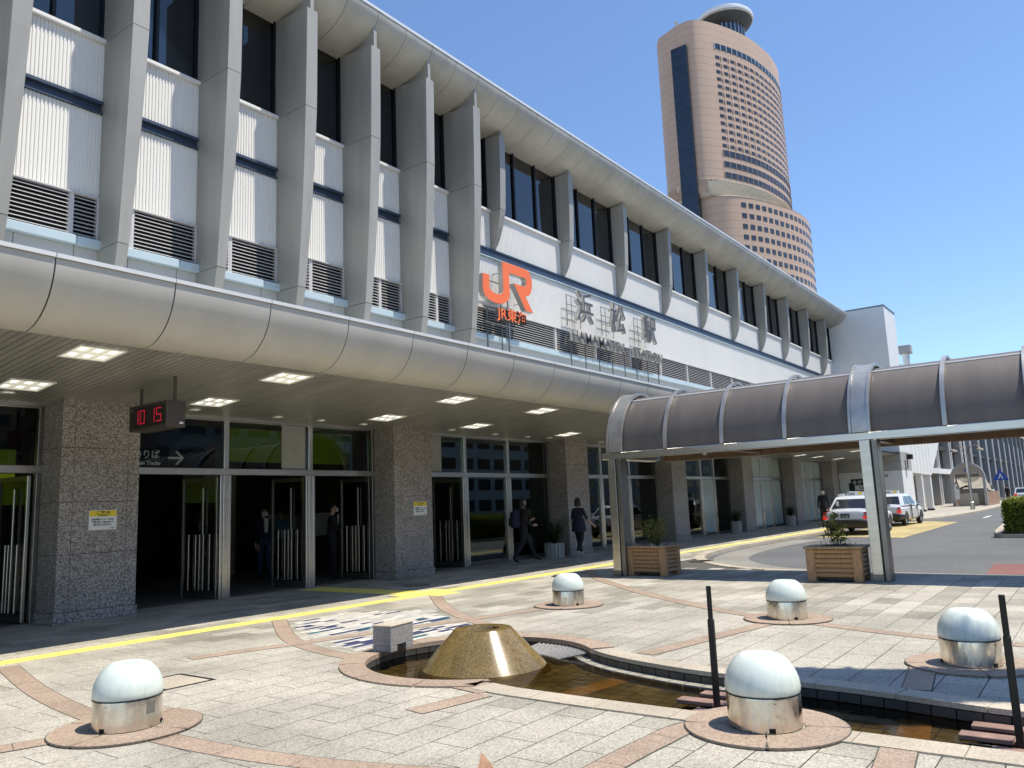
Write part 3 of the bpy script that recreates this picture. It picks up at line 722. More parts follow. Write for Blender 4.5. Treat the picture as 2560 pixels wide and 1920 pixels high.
# ribbed wall panels, blue beams, louvres, sills, base panels
wall = part('upper_wall')
def ribbed(x0, x1, z0, z1, y=WY, p=.0605):
    n = max(1, round((x1-x0)/p)); p = (x1-x0)/n; mb = MB(); pts = []
    for i in range(n):
        a = x0+i*p; pts += [(a, y), (a+p*.52, y), (a+p*.62, y+.016), (a+p*.9, y+.016)]
    pts.append((x1, y)); k = len(pts)
    mb.add([(px, py, z0) for px, py in pts]+[(px, py, z1) for px, py in pts], [(i, i+1, k+i+1, k+i) for i in range(k-1)])
    return mb
LM = [4.0, 5.87, 6.9, 8.87, 10.85, 12.9, 14.9]+[17.97+2.433*i for i in range(15)]
bays = []
for k in range(-6, 5): bays.append((FX0+S*k+.165, FX0+S*(k+1), True))
bays.append((FX0+S*5+FW, SX[0], False))
for i in range(9): bays.append((SX[i]+.25, SX[i+1], False))
bays.append((SX[9]+.25, XE, False))
lv = part('louvre_band'); nsl = 0; srest = MB()
slat_cache = {}
for (a, b, tl_) in bays:
    ribbed(a, b, 8.745, 9.83).build('ribbed_panel', 'white_rib', wall)
    if tl_:
        ribbed(a, b, 6.975, 8.50).build('ribbed_panel', 'white_rib', wall)
        MB().box(a, b, WY+.03, WY+.1, 8.505, 8.74).build('blue_beam', 'blue_metal', wall); MB().box(a, b, WY-.05, WY+.03, 8.68, 8.735).build('blue_beam_flange', 'blue_metal', wall); MB().box(a, b, WY-.04, WY+.03, 8.505, 8.53).build('blue_beam_flange', 'blue_metal', wall)
    o = MB().bbox(a, b, WY-.07, WY+.1, 9.835, 9.905, .006).build('window_sill', 'white_paint', wall)
xs0 = FX0+S*5+FW
for (a, b) in [(xs0+3.65*i, min(XE, xs0+3.65*(i+1))) for i in range(10)]:
    ribbed(a, b, 6.975, 8.47).build('ribbed_panel', 'white_rib', wall)
    MB().box(a+.004, b-.004, WY-.045, WY+.06, 8.505, 8.705).build('blue_beam', 'blue_metal', wall); MB().box(a, b, WY-.075, WY-.045, 8.69, 8.735).build('blue_beam_flange', 'blue_metal', wall); MB().box(a, b, WY-.055, WY, 8.475, 8.502).build('pale_trim', 'pale_blue', wall)
MB().box(-6, XE, WY+.12, WY+.3, 4.4, 9.9).build('wall_backing', 'dark_void', wall)
edges = sorted(set([a for a, b, t_ in bays if t_]+[b for a, b, t_ in bays if t_]+LM+[xs0, XE]))
spans = []
for (a, b, t_) in bays:
    if t_:
        cut = [a]+[q for q in LM if a+.1 < q < b-.1]+[b]; spans += list(zip(cut, cut[1:]))
cut = [xs0]+[q for q in LM if xs0+.1 < q < XE]+[XE]; spans += list(zip(cut, cut[1:]))
spans.sort(key=lambda q: abs(q[0]-9))
for (a, b) in spans:
    MB().box(a, a+.05, WY-.03, WY+.06, 6.22, 6.955).build('louvre_frame', 'slat_paint', lv); MB().box(b-.03, b, WY-.025, WY+.06, 6.22, 6.955).build('louvre_frame', 'slat_paint', lv)
    MB().box(a, b, WY-.06, WY+.05, 6.955, 6.973).build('louvre_head', 'slat_paint', lv)
    for i in range(10):
        z = 6.255+i*.0695; poly = [(WY-.035, z), (WY+.04, z+.045), (WY+.04, z+.053), (WY-.035, z+.010)]
        if nsl < 300: MB().prism(poly, a+.052, b-.032, 'x').build('slat', 'slat_paint', lv); nsl += 1
        else: srest.prism(poly, a+.052, b-.032, 'x')
stuff(srest.build('slats', 'slat_paint', lv))
x = -5.0
while x < XE:
    MB().bbox(x+.004, min(x+1.825, XE)-.004, WY-.14, WY+.02, 6.05, 6.205, .01).build('pale_ledge', 'pale_blue', lv); x += 1.825
x = -5.0
while x < XE:
    MB().box(x+.006, min(x+.9125, XE)-.006, WY-.02, WY+.1, 4.5, 6.045).build('base_panel', 'grey_panel', wall); x += .9125
# upper windows
win = part('upper_windows')
for (a, b, t_) in bays:
    n = 2 if t_ else 3
    w_ = (b-a)/n
    for i in range(n):
        x0 = a+i*w_; pn = MB().box(x0+.03, x0+w_-.03, WY+.12, WY+.13, 9.95, 12.1).build('window_pane', 'win_glass', win)
        MB().box(x0+w_-.03, x0+w_+.03, WY+.06, WY+.16, 9.9, 12.14).build('mullion', 'black_metal', win)
    MB().box(a, b, WY+.06, WY+.16, 9.9, 9.95).build('window_rail', 'black_metal', win)
    # blinds hung at random heights behind the glass
    rb = random.Random(int(a*10))
    if rb.random() < .75:
        q = rb.random()*.5; MB().box(a+(b-a)*q, a+(b-a)*(q+.42), WY+.5, WY+.52, 9.95, 11.3+rb.random()*.7).build('blind', 'concrete', win)
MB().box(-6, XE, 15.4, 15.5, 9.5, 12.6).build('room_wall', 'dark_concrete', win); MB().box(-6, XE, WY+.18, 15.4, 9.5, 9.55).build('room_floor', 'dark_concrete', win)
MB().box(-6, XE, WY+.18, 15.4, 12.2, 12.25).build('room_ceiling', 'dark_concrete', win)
# curved eave
ev = part('eave'); ep = ell(13.5, 12.9, 1.35, .78, 1.5*PI, PI, 16)
em = strip_prism(MB(), ep[::-1], .006, S/2-.006, .02).mesh('eave_panel', 'soffit'); shade(em, .6)
tm = MB().box(0, S/2-.004, 12.135, 12.5, 12.905, 12.97).mesh('eave_trim', 'flashing')
k = 0; x = FX0+FW/2+S/2*-11
while x < XE-.1:
    link('eave_panel', em, ev, (x, 0, 0)); link('eave_trim', tm, ev, (x, 0, 0)); x += S/2
strip_prism(MB(), [(y, z+.03) for y, z in ep[::-1]], -4, XE, .01).build('eave_backing', 'black_void', ev)
MB().box(-4, XE, 12.45, 26, 12.86, 12.95).build('roof_slab', 'concrete', ev)
MB().box(-4, XE, 13.36, 13.52, 12.1, 12.2).build('window_head', 'soffit', ev)
# end block
eb = part('end_block'); Y0 = 9.93
mb = MB(); mb.box(XE, 56.2, Y0, 26, 3.9, 13.0); mb.build('block_wall', 'white_paint', eb)
MB().box(XE-.03, 56.23, Y0-.03, 26, 13.003, 13.09).build('block_coping', 'steel_dark', eb)
for z0, z1 in ((0, 1.32), (1.33, 1.62), (1.63, 2.78), (2.79, 3.3), (3.31, 3.89)):
    MB().box(XE-.02+(.0 if z0 < 2 else .01), 56.19, Y0+.0, 13.6, z0, z1).build('wall_panel', 'white_paint' if z0 < 2.7 else 'concrete', eb)
MB().box(XE-.03, XE+.0, 11.6, 13.05, 0, 2.15).build('shop_opening', 'ink', eb)
MB().box(-12, XE, 26, 26.2, 0, 13).build('rear_wall', 'concrete', eb)
# entrance frontage: transom, mullions, glass, doors
fr = part('frontage'); GY = 13.8; TZ0, TZ1 = 2.335, 2.46
def vpost(x, y0=GY-.06, y1=GY+.06, w=.11, z1=3.42, mat='steel', name='mullion'): return MB().bbox(x-w/2, x+w/2, y0, y1, 0, z1, .006).build(name, mat, fr)
for n, x in enumerate(PXS):
    a, b = x+1.27, x+BAY
    if b > XE: b = XE
    MB().bbox(a, b, GY-.09, GY+.09, TZ0, TZ1, .006).build('transom', 'steel', fr)
    MB().box(a, b, GY-.05, GY+.05, 3.385, 3.43).build('head_rail', 'steel', fr)
    vpost(a+.04, w=.07, mat='steel_dark'); vpost(b-.04, w=.07, mat='steel_dark')
    if n <= 1: ms = [a+2.10, a+4.16]
    elif n == 2: ms = [a+2.05, a+3.97]
    elif n == 3: ms = [a+1.9, a+3.9]
    else: ms = [a+.95, a+2.9, a+4.3]
    for q in ms: vpost(q); MB().bbox(q-.12, q-.065, GY-.05, GY+.05, 0, TZ0, .005).build('door_jamb', 'steel', fr); MB().bbox(q+.065, q+.12, GY-.05, GY+.05, 0, TZ0, .005).build('door_jamb', 'steel', fr)
    seg = [a+.08]+ms+[b-.08]
    for i in range(len(seg)-1):
        x0, x1 = seg[i]+.06, seg[i+1]-.06
        MB().box(x0, x1, GY-.006, GY+.006, TZ1, 3.385).build('transom_pane', 'door_glass' if n < 5 else 'pale_green', fr)
        if n >= 2 and not (n == 2 and i == 0):
            pg = (n == 4 and i == 2) or n >= 5
            if n >= 5 and i in (1, 2): pg = True
            MB().box(x0+.06, x1-.06, GY-.006, GY+.006, .12, TZ0).build('glass_panel', 'pale_green' if pg else 'door_glass', fr)
            MB().box(x0+.06, x1-.06, GY-.03, GY+.03, 0, .11).build('bottom_rail', 'steel_dark', fr)
# grey infill in two transoms
MB().box(10.55, 11.16, GY-.02, GY-.008, TZ1+.002, 3.384).build('infill_panel', 'office_wall', fr); MB().box(14.55, 15.55, GY-.02, GY-.008, TZ1+.002, 3.384).build('infill_panel', 'office_wall', fr)
# open door leaves with half height bars
def leaf(x, y, rz, w=.86):
    d = bpy.data.objects.new('door', None); COL.objects.link(d); d.parent = fr; d.location = (x, y, 0); d.rotation_euler.z = rz
    MB().bbox(0, .045, -.025, .025, .02, TZ0-.03, .004).build('door_stile', 'steel', d); MB().bbox(w-.05, w, -.03, .03, .02, TZ0-.03, .004).build('door_stile', 'steel_dark', d)
    MB().box(.045, w-.05, -.02, .02, .02, .14).build('door_rail', 'steel_dark', d); MB().box(.045, w-.05, -.02, .02, TZ0-.11, TZ0-.031).build('door_rail', 'steel_dark', d)
    MB().box(.045, w-.05, -.005, .005, .14, TZ0-.11).build('door_pane', 'door_glass', d)
    for q in (.12, .27, .36, .45, .62): MB().bbox(q, q+.04, .045, .075, .16, 1.22, .004).build('guard_bar', 'steel', d)
    MB().bbox(.3, .34, .03, .06, .16, 2.1, .004).build('pull_handle', 'steel', d)
    return d
leaf(9.12, 13.86, math.radians(106)); leaf(11.2, 13.86, math.radians(104)); leaf(13.10, 13.86, math.radians(99)); leaf(16.42, 13.86, math.radians(105)); leaf(5.72, 13.86, math.radians(97)); leaf(23.8, 13.86, math.radians(103))
# interiors
inr = part('interior')
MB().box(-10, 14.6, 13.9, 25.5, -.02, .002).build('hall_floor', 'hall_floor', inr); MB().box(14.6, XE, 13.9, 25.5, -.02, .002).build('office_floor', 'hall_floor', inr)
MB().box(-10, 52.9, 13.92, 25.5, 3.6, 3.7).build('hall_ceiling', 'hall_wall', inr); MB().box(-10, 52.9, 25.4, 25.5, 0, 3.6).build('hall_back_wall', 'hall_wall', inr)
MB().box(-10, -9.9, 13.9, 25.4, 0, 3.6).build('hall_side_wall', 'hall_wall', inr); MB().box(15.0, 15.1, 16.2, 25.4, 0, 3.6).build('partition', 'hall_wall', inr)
MB().box(15.2, 43, 17.4, 17.5, 0, 3.6).build('office_back_wall', 'office_wall', inr); MB().box(21.5, 21.6, 14.7, 17.4, 0, 3.6).build('partition', 'office_wall', inr); MB().box(42.9, 43, 13.95, 17.4, 0, 3.6).build('partition', 'office_wall', inr)
MB().bbox(15.4, 21, 16.0, 16.6, 0, .98, .02).build('counter', 'counter', inr); MB().bbox(15.3, 21.1, 15.95, 16.65, .98, 1.03, .008).build('counter_top', 'steel_dark', inr)
MB().bbox(23, 27, 15.9, 16.4, 0, 1.1, .02).build('counter', 'counter', inr)
MB().box(8.0, 9.4, 19.0, 19.6, 0, 2.3).build('cabinet', 'sign_dark', inr); MB().bbox(7.4, 9.9, 18.3, 18.36, 2.55, 3.5, .01).build('lit_board', 'sign_dark', inr)
MB().box(10.75, 14.45, 16.0, 16.06, 2.78, 3.55).build('yellow_green_board', 'yellow_green', inr); MB().box(2.5, 6.35, 16.0, 16.06, 1.9, 2.9).build('yellow_green_board', 'yellow_green', inr)
MB().box(12.8, 14.9, 17.2, 17.24, .95, 1.55).build('white_board', 'office_wall', inr)
for x in (12.4,): MB().bbox(12.2, 13.2, 19.2, 20.2, 0, 3.6, .02).build('inner_pillar', 'pillar_stone', inr)
# overhead guide signs behind the transom glass
sg = thing('guide_sign', 'dark overhead guide sign with white Japanese lettering and an arrow', 'sign', (8.1, 14.05, 2.5))
MB().box(-1.0, 1.08, 0, .06, 0, .34).build('sign_board', 'sign_dark', sg); text('のりば', .17, 'sign_lit', 'lettering', sg, (-.34, -.003, .16), align='CENTER', bold=.002); text('Shinkansen Tracks', .10, 'sign_lit', 'lettering', sg, (-.44, -.003, .03), align='CENTER', bold=.003)
ar = MB(); ar.prism([(.08, .145), (.36, .145), (.36, .185), (.08, .185)], -.004, 0, 'y'); ar.prism([(.22, .04), (.275, .04), (.40, .165), (.275, .29), (.22, .29), (.345, .165)], -.006, 0, 'y'); ar.build('arrow', 'sign_lit', sg)
sg2 = thing('guide_sign', 'dark overhead guide sign with an arrow and a train symbol at the left edge', 'sign', (4.55, 14.05, 2.5))
MB().box(-1.5, .55, 0, .06, 0, .5).build('sign_board', 'sign_dark', sg2)
ar = MB(); ar.prism([(-.1, .05), (-.03, .05), (-.03, .3), (.1, .2), (.1, .28), (-.065, .44), (-.23, .28), (-.23, .2), (-.1, .3)], -.004, 0, 'y'); ar.build('arrow', 'sign_lit', sg2)
MB().bbox(.18, .5, -.004, 0, .03, .44, .0015).build('train_symbol', 'sign_lit', sg2); MB().bbox(.25, .43, -.008, -.0045, .22, .36, .001).build('train_window', 'sign_dark', sg2); MB().box(.26, .31, -.008, -.0045, .1, .15).build('train_lamp', 'sign_dark', sg2); MB().box(.37, .42, -.008, -.0045, .1, .15).build('train_lamp', 'sign_dark', sg2)
ov = thing('oval_sign', 'pale oval shop sign seen from behind inside the hall', 'sign', (9.9, 15.9, 3.05))
mb = MB(); mb.prism([(.62*math.cos(i*PI/16), .26*math.sin(i*PI/16)) for i in range(32)], 0, .05, 'y'); mb.build('board', 'shirt_blue', ov); text('precio', .2, 'ink', 'lettering', ov, (-.08, -.004, -.05), flip=True); MB().prism([(.36+.1*math.cos(i*PI/8), .1*math.sin(i*PI/8)) for i in range(16)], -.006, 0, 'y').build('emblem', 'sign_red', ov)
# ------------------------------------------------------------------ signs on the facade
SY = 12.62
JR = [(16.177, 7.702), (16.462, 7.713), (16.457, 7.361), (16.509, 7.299), (16.62, 7.249), (16.773, 7.233), (16.93, 7.26), (17.024, 7.312), (17.073, 7.387), (17.068, 8.227), (17.552, 8.234), (18.252, 8.232), (18.364, 8.178), (18.428, 8.071), (18.475, 7.925), (18.463, 7.766), (18.409, 7.617), (18.328, 7.498), (18.224, 7.453), (18.104, 7.441), (18.469, 6.993), (18.106, 7.006), (17.571, 7.703), (18.072, 7.704), (18.146, 7.753), (18.19, 7.848), (18.173, 7.93), (18.105, 7.971), (17.371, 7.962), (17.369, 7.512), (17.369, 7.313), (17.322, 7.205), (17.222, 7.103), (17.072, 7.026), (16.86, 6.979), (16.655, 6.974), (16.43, 7.02), (16.26, 7.098), (16.18, 7.21), (16.162, 7.333)]
js = thing('logo_sign', 'large orange logo letters on thin rods above the canopy', 'sign', (17.3, 12.7, 4.5))
def rel(o, x, y, z): return (x-o.location.x, y-o.location.y, z-o.location.z)
P_ = [(x-17.3, z-4.5) for x, z in JR]
mb = MB(); n = len(P_); mb.add([(x, 0, z) for x, z in P_]+[(x, .16, z) for x, z in P_], [[i, (i+1) % n, n+(i+1) % n, n+i] for i in range(n)]+[list(range(n, 2*n))], 'letter_edge'); mb.add([(x, -.002, z) for x, z in P_], [list(range(n))[::-1]], 'orange')
mb.build('logo', None, js)
text('JR東海', .39, 'orange', 'lettering', js, (.05, -.03, 2.06), depth=.06, bold=.006, squeeze=1.22, mat_side='letter_grey')
for x in (-.55, .1, .42): MB().tube([(x, .35, 0), (x, .35, 2.4+(.6 if x > 0 else 0))], .022, 6).build('rod', 'steel_dark', js)
for z, x0, x1 in ((2.02, -.7, .75), (2.45, -.7, .75), (3.2, -.9, .9)): MB().tube([(x0, .33, z), (x1, .33, z)], .016, 6).build('rail', 'steel_dark', js)
for x, z in ((-.9, 3.0), (.0, 2.9), (.0, 3.5), (.9, 3.3), (1.0, 2.8)): MB().tube([(x, .12, z), (x, .62, z)], .012, 5).build('bracket', 'steel_dark', js)
ks = thing('station_name_sign', 'grey three character station name with Latin letters below on thin rods', 'sign', (23.6, 12.75, 4.5))
for ch, cx in (('浜', 21.4), ('松', 23.56), ('駅', 25.9)):
    c = text(ch, 1.08, 'letter_grey', 'character', ks, (cx-23.6, 0, 2.78), depth=.06, bold=.004, mat_side='letter_edge'); 
    for dz in (.25, .55, .85):
        MB().tube([(cx-23.6-.5, .34, 2.75+dz), (cx-23.6+.45, .34, 2.75+dz)], .012, 5).build('rail', 'steel_dark', ks)
    for dx in (-.48, -.2, .3): MB().tube([(cx-23.6+dx, .34, 2.6), (cx-23.6+dx, .34, 3.6)], .012, 5).build('rod', 'steel_dark', ks)
text('HAMAMATSU', .50, 'letter_grey', 'lettering', ks, (-3.08, 0, 2.02), depth=.05, align='LEFT', bold=.003, squeeze=1.12, mat_side='letter_edge'); text('STATION', .50, 'letter_grey', 'lettering', ks, (3.24, 0, 2.02), depth=.05, align='RIGHT', bold=.003, squeeze=1.12, mat_side='letter_edge')
for i in range(8): x = -2.9+i*.86; MB().tube([(x, .12, 0), (x, .12, 2.1)], .02, 6).build('rod', 'steel_dark', ks)
MB().tube([(-3.1, .13, 2.05), (3.3, .13, 2.05)], .02, 6).build('rail', 'steel_dark', ks); MB().tube([(-3.1, .13, 2.3), (3.3, .13, 2.3)], .016, 6).build('rail', 'steel_dark', ks)
# notice plates on pillars
for (x, lab) in ((6.31, 'yellow and white notice on the pillar beside the digital clock'), (13.76, 'yellow and white notice on the pillar right of the open doors')):
    n_ = thing('notice_plate', lab, 'notice', (x, 13.097, 1.40), 0, 'information notices on the pillars')
    MB().box(0, .445, -.008, 0, 0, .315).build('plate', 'sign_white', n_); MB().box(.006, .439, -.0105, -.0085, .215, .309).build('heading', 'sign_yellow', n_)
    text('ご 案 内', .062, 'ink', 'lettering', n_, (.222, -.0125, .252), depth=.001, bold=.001); text('Information', .03, 'ink', 'lettering', n_, (.222, -.0125, .222), depth=.001, bold=.0006)
    for i, s_ in enumerate(('JR浜松駅コンコース内は', '午前1:00～午前5:00まで', '通り抜けできません')): text(s_, .033, 'ink', 'lettering', n_, (.222, -.010, .155-i*.042), depth=.001, bold=.0008)
    text('浜松駅長', .02, 'ink', 'lettering', n_, (.38, -.010, .02), depth=.001)
# digital clock
ck = thing('digital_clock', 'brown box clock with red digits hanging from the entrance ceiling', 'clock', (6.4, 11.05, 2.88))
MB().bbox(0, .3, 0, 1.07, 0, .40, .008).build('case', 'clock_case', ck); MB().box(-.006, -.001, .06, 1.01, .045, .355).build('display', 'led_off', ck)
def seg7(ch, y, on='led_red'):
    segs = {'1': 'bc', '0': 'abcdef', '5': 'afgcd'}[ch]; w, h = .13, .215; z0 = .095
    R = {'a': (0, w, h-.018, h), 'd': (0, w, 0, .018), 'g': (0, w, h/2-.009, h/2+.009), 'f': (0, .014, h/2, h), 'e': (0, .014, 0, h/2), 'b': (w-.014, w, h/2, h), 'c': (w-.014, w, 0, h/2)}
    for s_, (u0, u1, v0, v1) in R.items():
        sh = .02
        if s_ in segs: MB().box(-.009, -.0065, y-u1, y-u0, z0+v0+.002, z0+v1-.002).build('digit_segment', on, ck)
for ch, y in (('1', .92), ('0', .74), ('1', .46), ('5', .28)): seg7(ch, y)
for y in (.05, 1.0): MB().tube([(.15, y, .40), (.15, y, zc(11.05+y)-2.88)], .025, 8).build('hanging_rod', 'clock_case', ck)
MB().box(.2, .26, -.004, -.0005, .05, .08).build('rating_plate', 'sign_white', ck)
text('JR', .03, 'sign_text', 'lettering', ck, (-.0075, .97, .315), face='-x', depth=.0005)
# ceiling lights
tm_ = None; cnt = [0, 0]
for n in range(-1, 7):
    for row, y in enumerate((10.46, 12.45)):
        for side, dx in enumerate((-1.48, 1.6)):
            x = PXS[0]+BAY*(n+1)+.635+dx
            if x < 2.7 or x > 51: continue
            where = 'outer' if row == 0 else 'inner'
            if tm_ is None:
                c = thing('ceiling_light', '', 'light', (x, y, zc(y)-.004), 0, 'square ceiling lights'); tm_ = c
                fm_ = MB(); fm_.box(-.31, .31, -.31, -.29, -.012, .004); fm_.box(-.31, .31, .29, .31, -.012, .004); fm_.box(-.31, -.29, -.29, .29, -.012, .004); fm_.box(.29, .31, -.29, .29, -.012, .004); fm_.build('frame', 'white_paint', c)
                for i in range(3):
                    for j in range(2):
                        x0, y0 = -.285+i*.193, -.285+j*.288; mb = MB()
                        mb.add([(x0, y0, -.006), (x0+.184, y0, -.006), (x0+.184, y0+.28, -.006), (x0, y0+.28, -.006), (x0+.05, y0+.08, .0), (x0+.134, y0+.08, .0), (x0+.134, y0+.2, .0), (x0+.05, y0+.2, .0)], [(0, 1, 5, 4), (1, 2, 6, 5), (2, 3, 7, 6), (3, 0, 4, 7), (4, 5, 6, 7)])
                        mb.m = [0, 0, 0, 0, 1]; mb.mats = ['lamp_dim', 'lamp_white']; mb.build('diffuser_cell', None, c)
            else: c = dup(tm_, (x, y, zc(y)-.004))
            c.rotation_euler.x = -.0868
            c['label'] = '%s lit square light from the left in the %s ceiling row' % (ORD[cnt[row]], where); cnt[row] += 1
dn = None; k = 0
for (x, y) in ((5.0, 13.0), (8.15, 13.15), (10.0, 13.2), (11.1, 13.2), (12.35, 13.25), (15.2, 13.1), (17.1, 13.2), (18.6, 13.2), (19.6, 13.1), (22.6, 13.1), (24.4, 13.2), (26.9, 13.1)):
    if dn is None:
        d = thing('downlight', '', 'light', (x, y, zc(y)), 0, 'round white downlights'); dn = d
        MB().lathe([(.075, -.002), (.1, -.012), (.105, .002)], n=20).build('ring', 'white_paint', d); MB().lathe([(0, -.003), (.077, -.003)], n=20).build('lens', 'lamp_dim', d)
    else: d = dup(dn, (x, y, zc(y)))
    d['label'] = '%s small round downlight from the left above the entrance glass' % ORD[k]; k += 1
# taxi stand board and wall lettering
tb = thing('taxi_sign', 'black taxi sign board with white lettering on the end wall', 'sign', (XE-.06, 11.6, 1.62))
MB().box(0, .05, -.5, 1.3, 0, .75).build('board', 'ink', tb); text('タクシー', .3, 'sign_text', 'lettering', tb, (-.004, .65, .42), face='-x', bold=.006); MB().box(-.006, -.001, .05, 1.1, .04, .36).build('panel', 'sign_white', tb); text('TAXI', .26, 'ink', 'lettering', tb, (-.008, .6, .10), face='-x', bold=.006)
wl = thing('wall_lettering', 'small dark capital letters mounted on the grey end wall', 'lettering', (XE-.03, 10.9, 2.42)); text('CHI', .2, 'ink', 'lettering', wl, (0, 0, 0), face='-x', depth=.01, bold=.003)
fl_ = thing('floodlight', 'black floodlight on a bracket on the white end wall', 'lamp', (54.2, Y0-.02, 2.9))
MB().tube([(0, 0, 0), (0, -.12, 0), (0, -.12, .9)], .03, 6).build('bracket', 'black_metal', fl_); MB().bbox(.05, .45, -.4, -.1, .55, .85, .02).build('lamp_head', 'black_metal', fl_); MB().tube([(0, -.12, .7), (.1, -.2, .7)], .025, 6).build('arm', 'black_metal', fl_)
# ------------------------------------------------------------------ covered walkway
wk = thing('covered_walkway', 'covered walkway with a smoky brown barrel vault on steel posts', 'walkway', (16.05, 0, 0))
RX, RZ, VZ = 1.05, 1.24, 2.56
YE = 8.55; YB = -5.6
def arc(t0, t1, n, rx=RX, rz=RZ): return [(rx*math.cos(t0+(t1-t0)*i/n), VZ+rz*math.sin(t0+(t1-t0)*i/n)) for i in range(n+1)]
def vsheet(prof, y0, y1, th):
    n = len(prof); inn = []
    for i, (x, z) in enumerate(prof):
        a = prof[max(i-1, 0)]; b = prof[min(i+1, n-1)]; d = Vector((b[0]-a[0], b[1]-a[1])).normalized(); inn.append((x-d.y*th, z+d.x*th))
    mb = MB(); vs_ = [(x, y0, z) for x, z in prof]+[(x, y0, z) for x, z in inn]+[(x, y1, z) for x, z in prof]+[(x, y1, z) for x, z in inn]; fs = []
    for i in range(n-1): fs += [(i, i+1, 2*n+i+1, 2*n+i), (n+i, 3*n+i, 3*n+i+1, n+i+1), (i, n+i, n+i+1, i+1), (2*n+i, 2*n+i+1, 3*n+i+1, 3*n+i)]
    fs += [(0, 2*n, 3*n, n), (n-1, 2*n-1, 4*n-1, 3*n-1)]
    return mb.add(vs_, fs)
ribs = [8.33, 7.165, 5.954, 4.726, 3.40, 2.063, .86, -.4, -1.75, -3.05, -4.3, YB]
wide = {0, 4, 8, 11}
for i, y in enumerate(ribs):
    if i in wide:
        o = vsheet(arc(PI, 0, 28, RX+.035, RZ+.035), y-.13, y+.13, .06).build('wide_rib', 'rib_steel', wk, .6)
        for s in (-.158, .158): vsheet(arc(PI, 0, 28, RX+.055, RZ+.055), y+s-.022, y+s+.022, .06).build('rib', 'rib_steel', wk, .6)
    else: vsheet(arc(PI, 0, 28, RX+.03, RZ+.03), y-.034, y+.034, .05).build('rib', 'rib_steel', wk, .6)
    if i: 
        a, b = y, ribs[i-1]
        vsheet(arc(PI, PI-1.10, 12), a, b, .012).build('vault_panel', 'vault', wk, .6); vsheet(arc(1.10, 0, 12), a, b, .012).build('vault_panel', 'vault', wk, .6)
        vsheet(arc(PI-1.13, 1.13, 10, RX-.01, RZ-.01), a, b, .012).build('vault_panel', 'vault', wk, .6)
for sgn in (-1, 1):
    t = PI-1.115 if sgn < 0 else 1.115; x, z = RX*math.cos(t), VZ+RZ*math.sin(t)
    MB().tube([(x*1.01, YB, z+.012), (x*1.01, YE, z+.012)], .026, 6).build('ridge_rail', 'flashing', wk)
MB().bbox(-RX-.05, -RX+.12, YB, YE+.12, 2.415, 2.558, .012).build('near_beam', 'steel', wk); MB().bbox(RX-.12, RX+.05, YB, 8.2, 2.39, 2.555, .012).build('far_beam', 'brown_paint', wk)
MB().bbox(-RX+.12, RX+.05, YE-.1, YE+.1, 2.42, 2.555, .01).build('end_beam', 'white_paint', wk)
MB().box(RX+.051, RX+.066, YB, 8.2, 2.42, 2.55).build('far_fascia', 'steel', wk)
for y in (5.95, .9, -4.0): MB().bbox(-RX+.1, RX-.1, y-.05, y+.05, 2.43, 2.54, .01).build('cross_beam', 'brown_paint', wk)
for y in (8.40, 3.34, -1.75):
    MB().bbox(-1.17, -.86, y-.085, y+.09, .11, 2.414, .006).build('post', 'steel', wk); MB().bbox(-1.16, -.87, y-.2, y-.11, 0, 2.414, .006).build('post', 'steel_dark', wk)
    MB().box(-1.14, -.9, y-.11, y-.085, 0, 2.41).build('post_groove', 'black_metal', wk); MB().bbox(-1.178, -.852, y-.092, y+.097, 0, .11, .004).build('post_foot', 'steel_dark', wk)
    MB().bbox(-.86, RX, y-.06, y+.06, 2.43, 2.55, .006).build('cross_beam', 'steel_dark', wk)
MB().add([(RX-.125, 7.2, 2.47), (RX-.125, 7.12, 2.50), (RX-.125, 7.16, 2.54), (RX-.125, 7.24, 2.51)], [(0, 1, 2, 3)]).build('sticker', 'sign_white', wk)
# ------------------------------------------------------------------ wooden planters
def planter(label, loc, rz):
    p = thing('wooden_planter', label, 'planter', loc, rz, 'wooden log planters under the walkway')
    Lx, Ly, Hh = .62, .92, .56     # short side faces +-y, long side faces -x
    for (x, y) in ((0, 0), (0, Ly-.15), (Lx-.12, 0), (Lx-.12, Ly-.15)): MB().bbox(x, x+.12, y, y+.15, 0, Hh, .012).build('corner_post', 'wood', p)
    for i in range(6):
        z = .115+i*.0815
        for x in (.03, Lx-.075): MB().tube([(x+.03, .13, z), (x+.03, Ly-.13, z)], .041, 10).build('log', 'wood', p, .6)
        for y in (.02, Ly-.07): MB().tube([(.1, y+.025, z), (Lx-.1, y+.025, z)], .041, 10).build('log', 'wood', p, .6)
    for (a, b, c, d) in ((-.03, Lx+.03, -.03, .16), (-.03, Lx+.03, Ly-.16, Ly+.03), (-.03, .13, .163, Ly-.163), (Lx-.13, Lx+.03, .163, Ly-.163)): MB().bbox(a, b, c, d, Hh+.002, Hh+.045, .008).build('cap_board', 'wood_cap', p)
    MB().box(.06, Lx-.06, .06, Ly-.06, .05, Hh-.03).build('soil', 'soil', p)
    return p
pA = planter('wooden log planter with a bushy shrub beside the first steel post', (14.93, 7.32, 0), math.radians(-4)); pB = planter('wooden log planter with a thin sapling beside the second steel post', (14.60, 3.52, 0), math.radians(1.5))
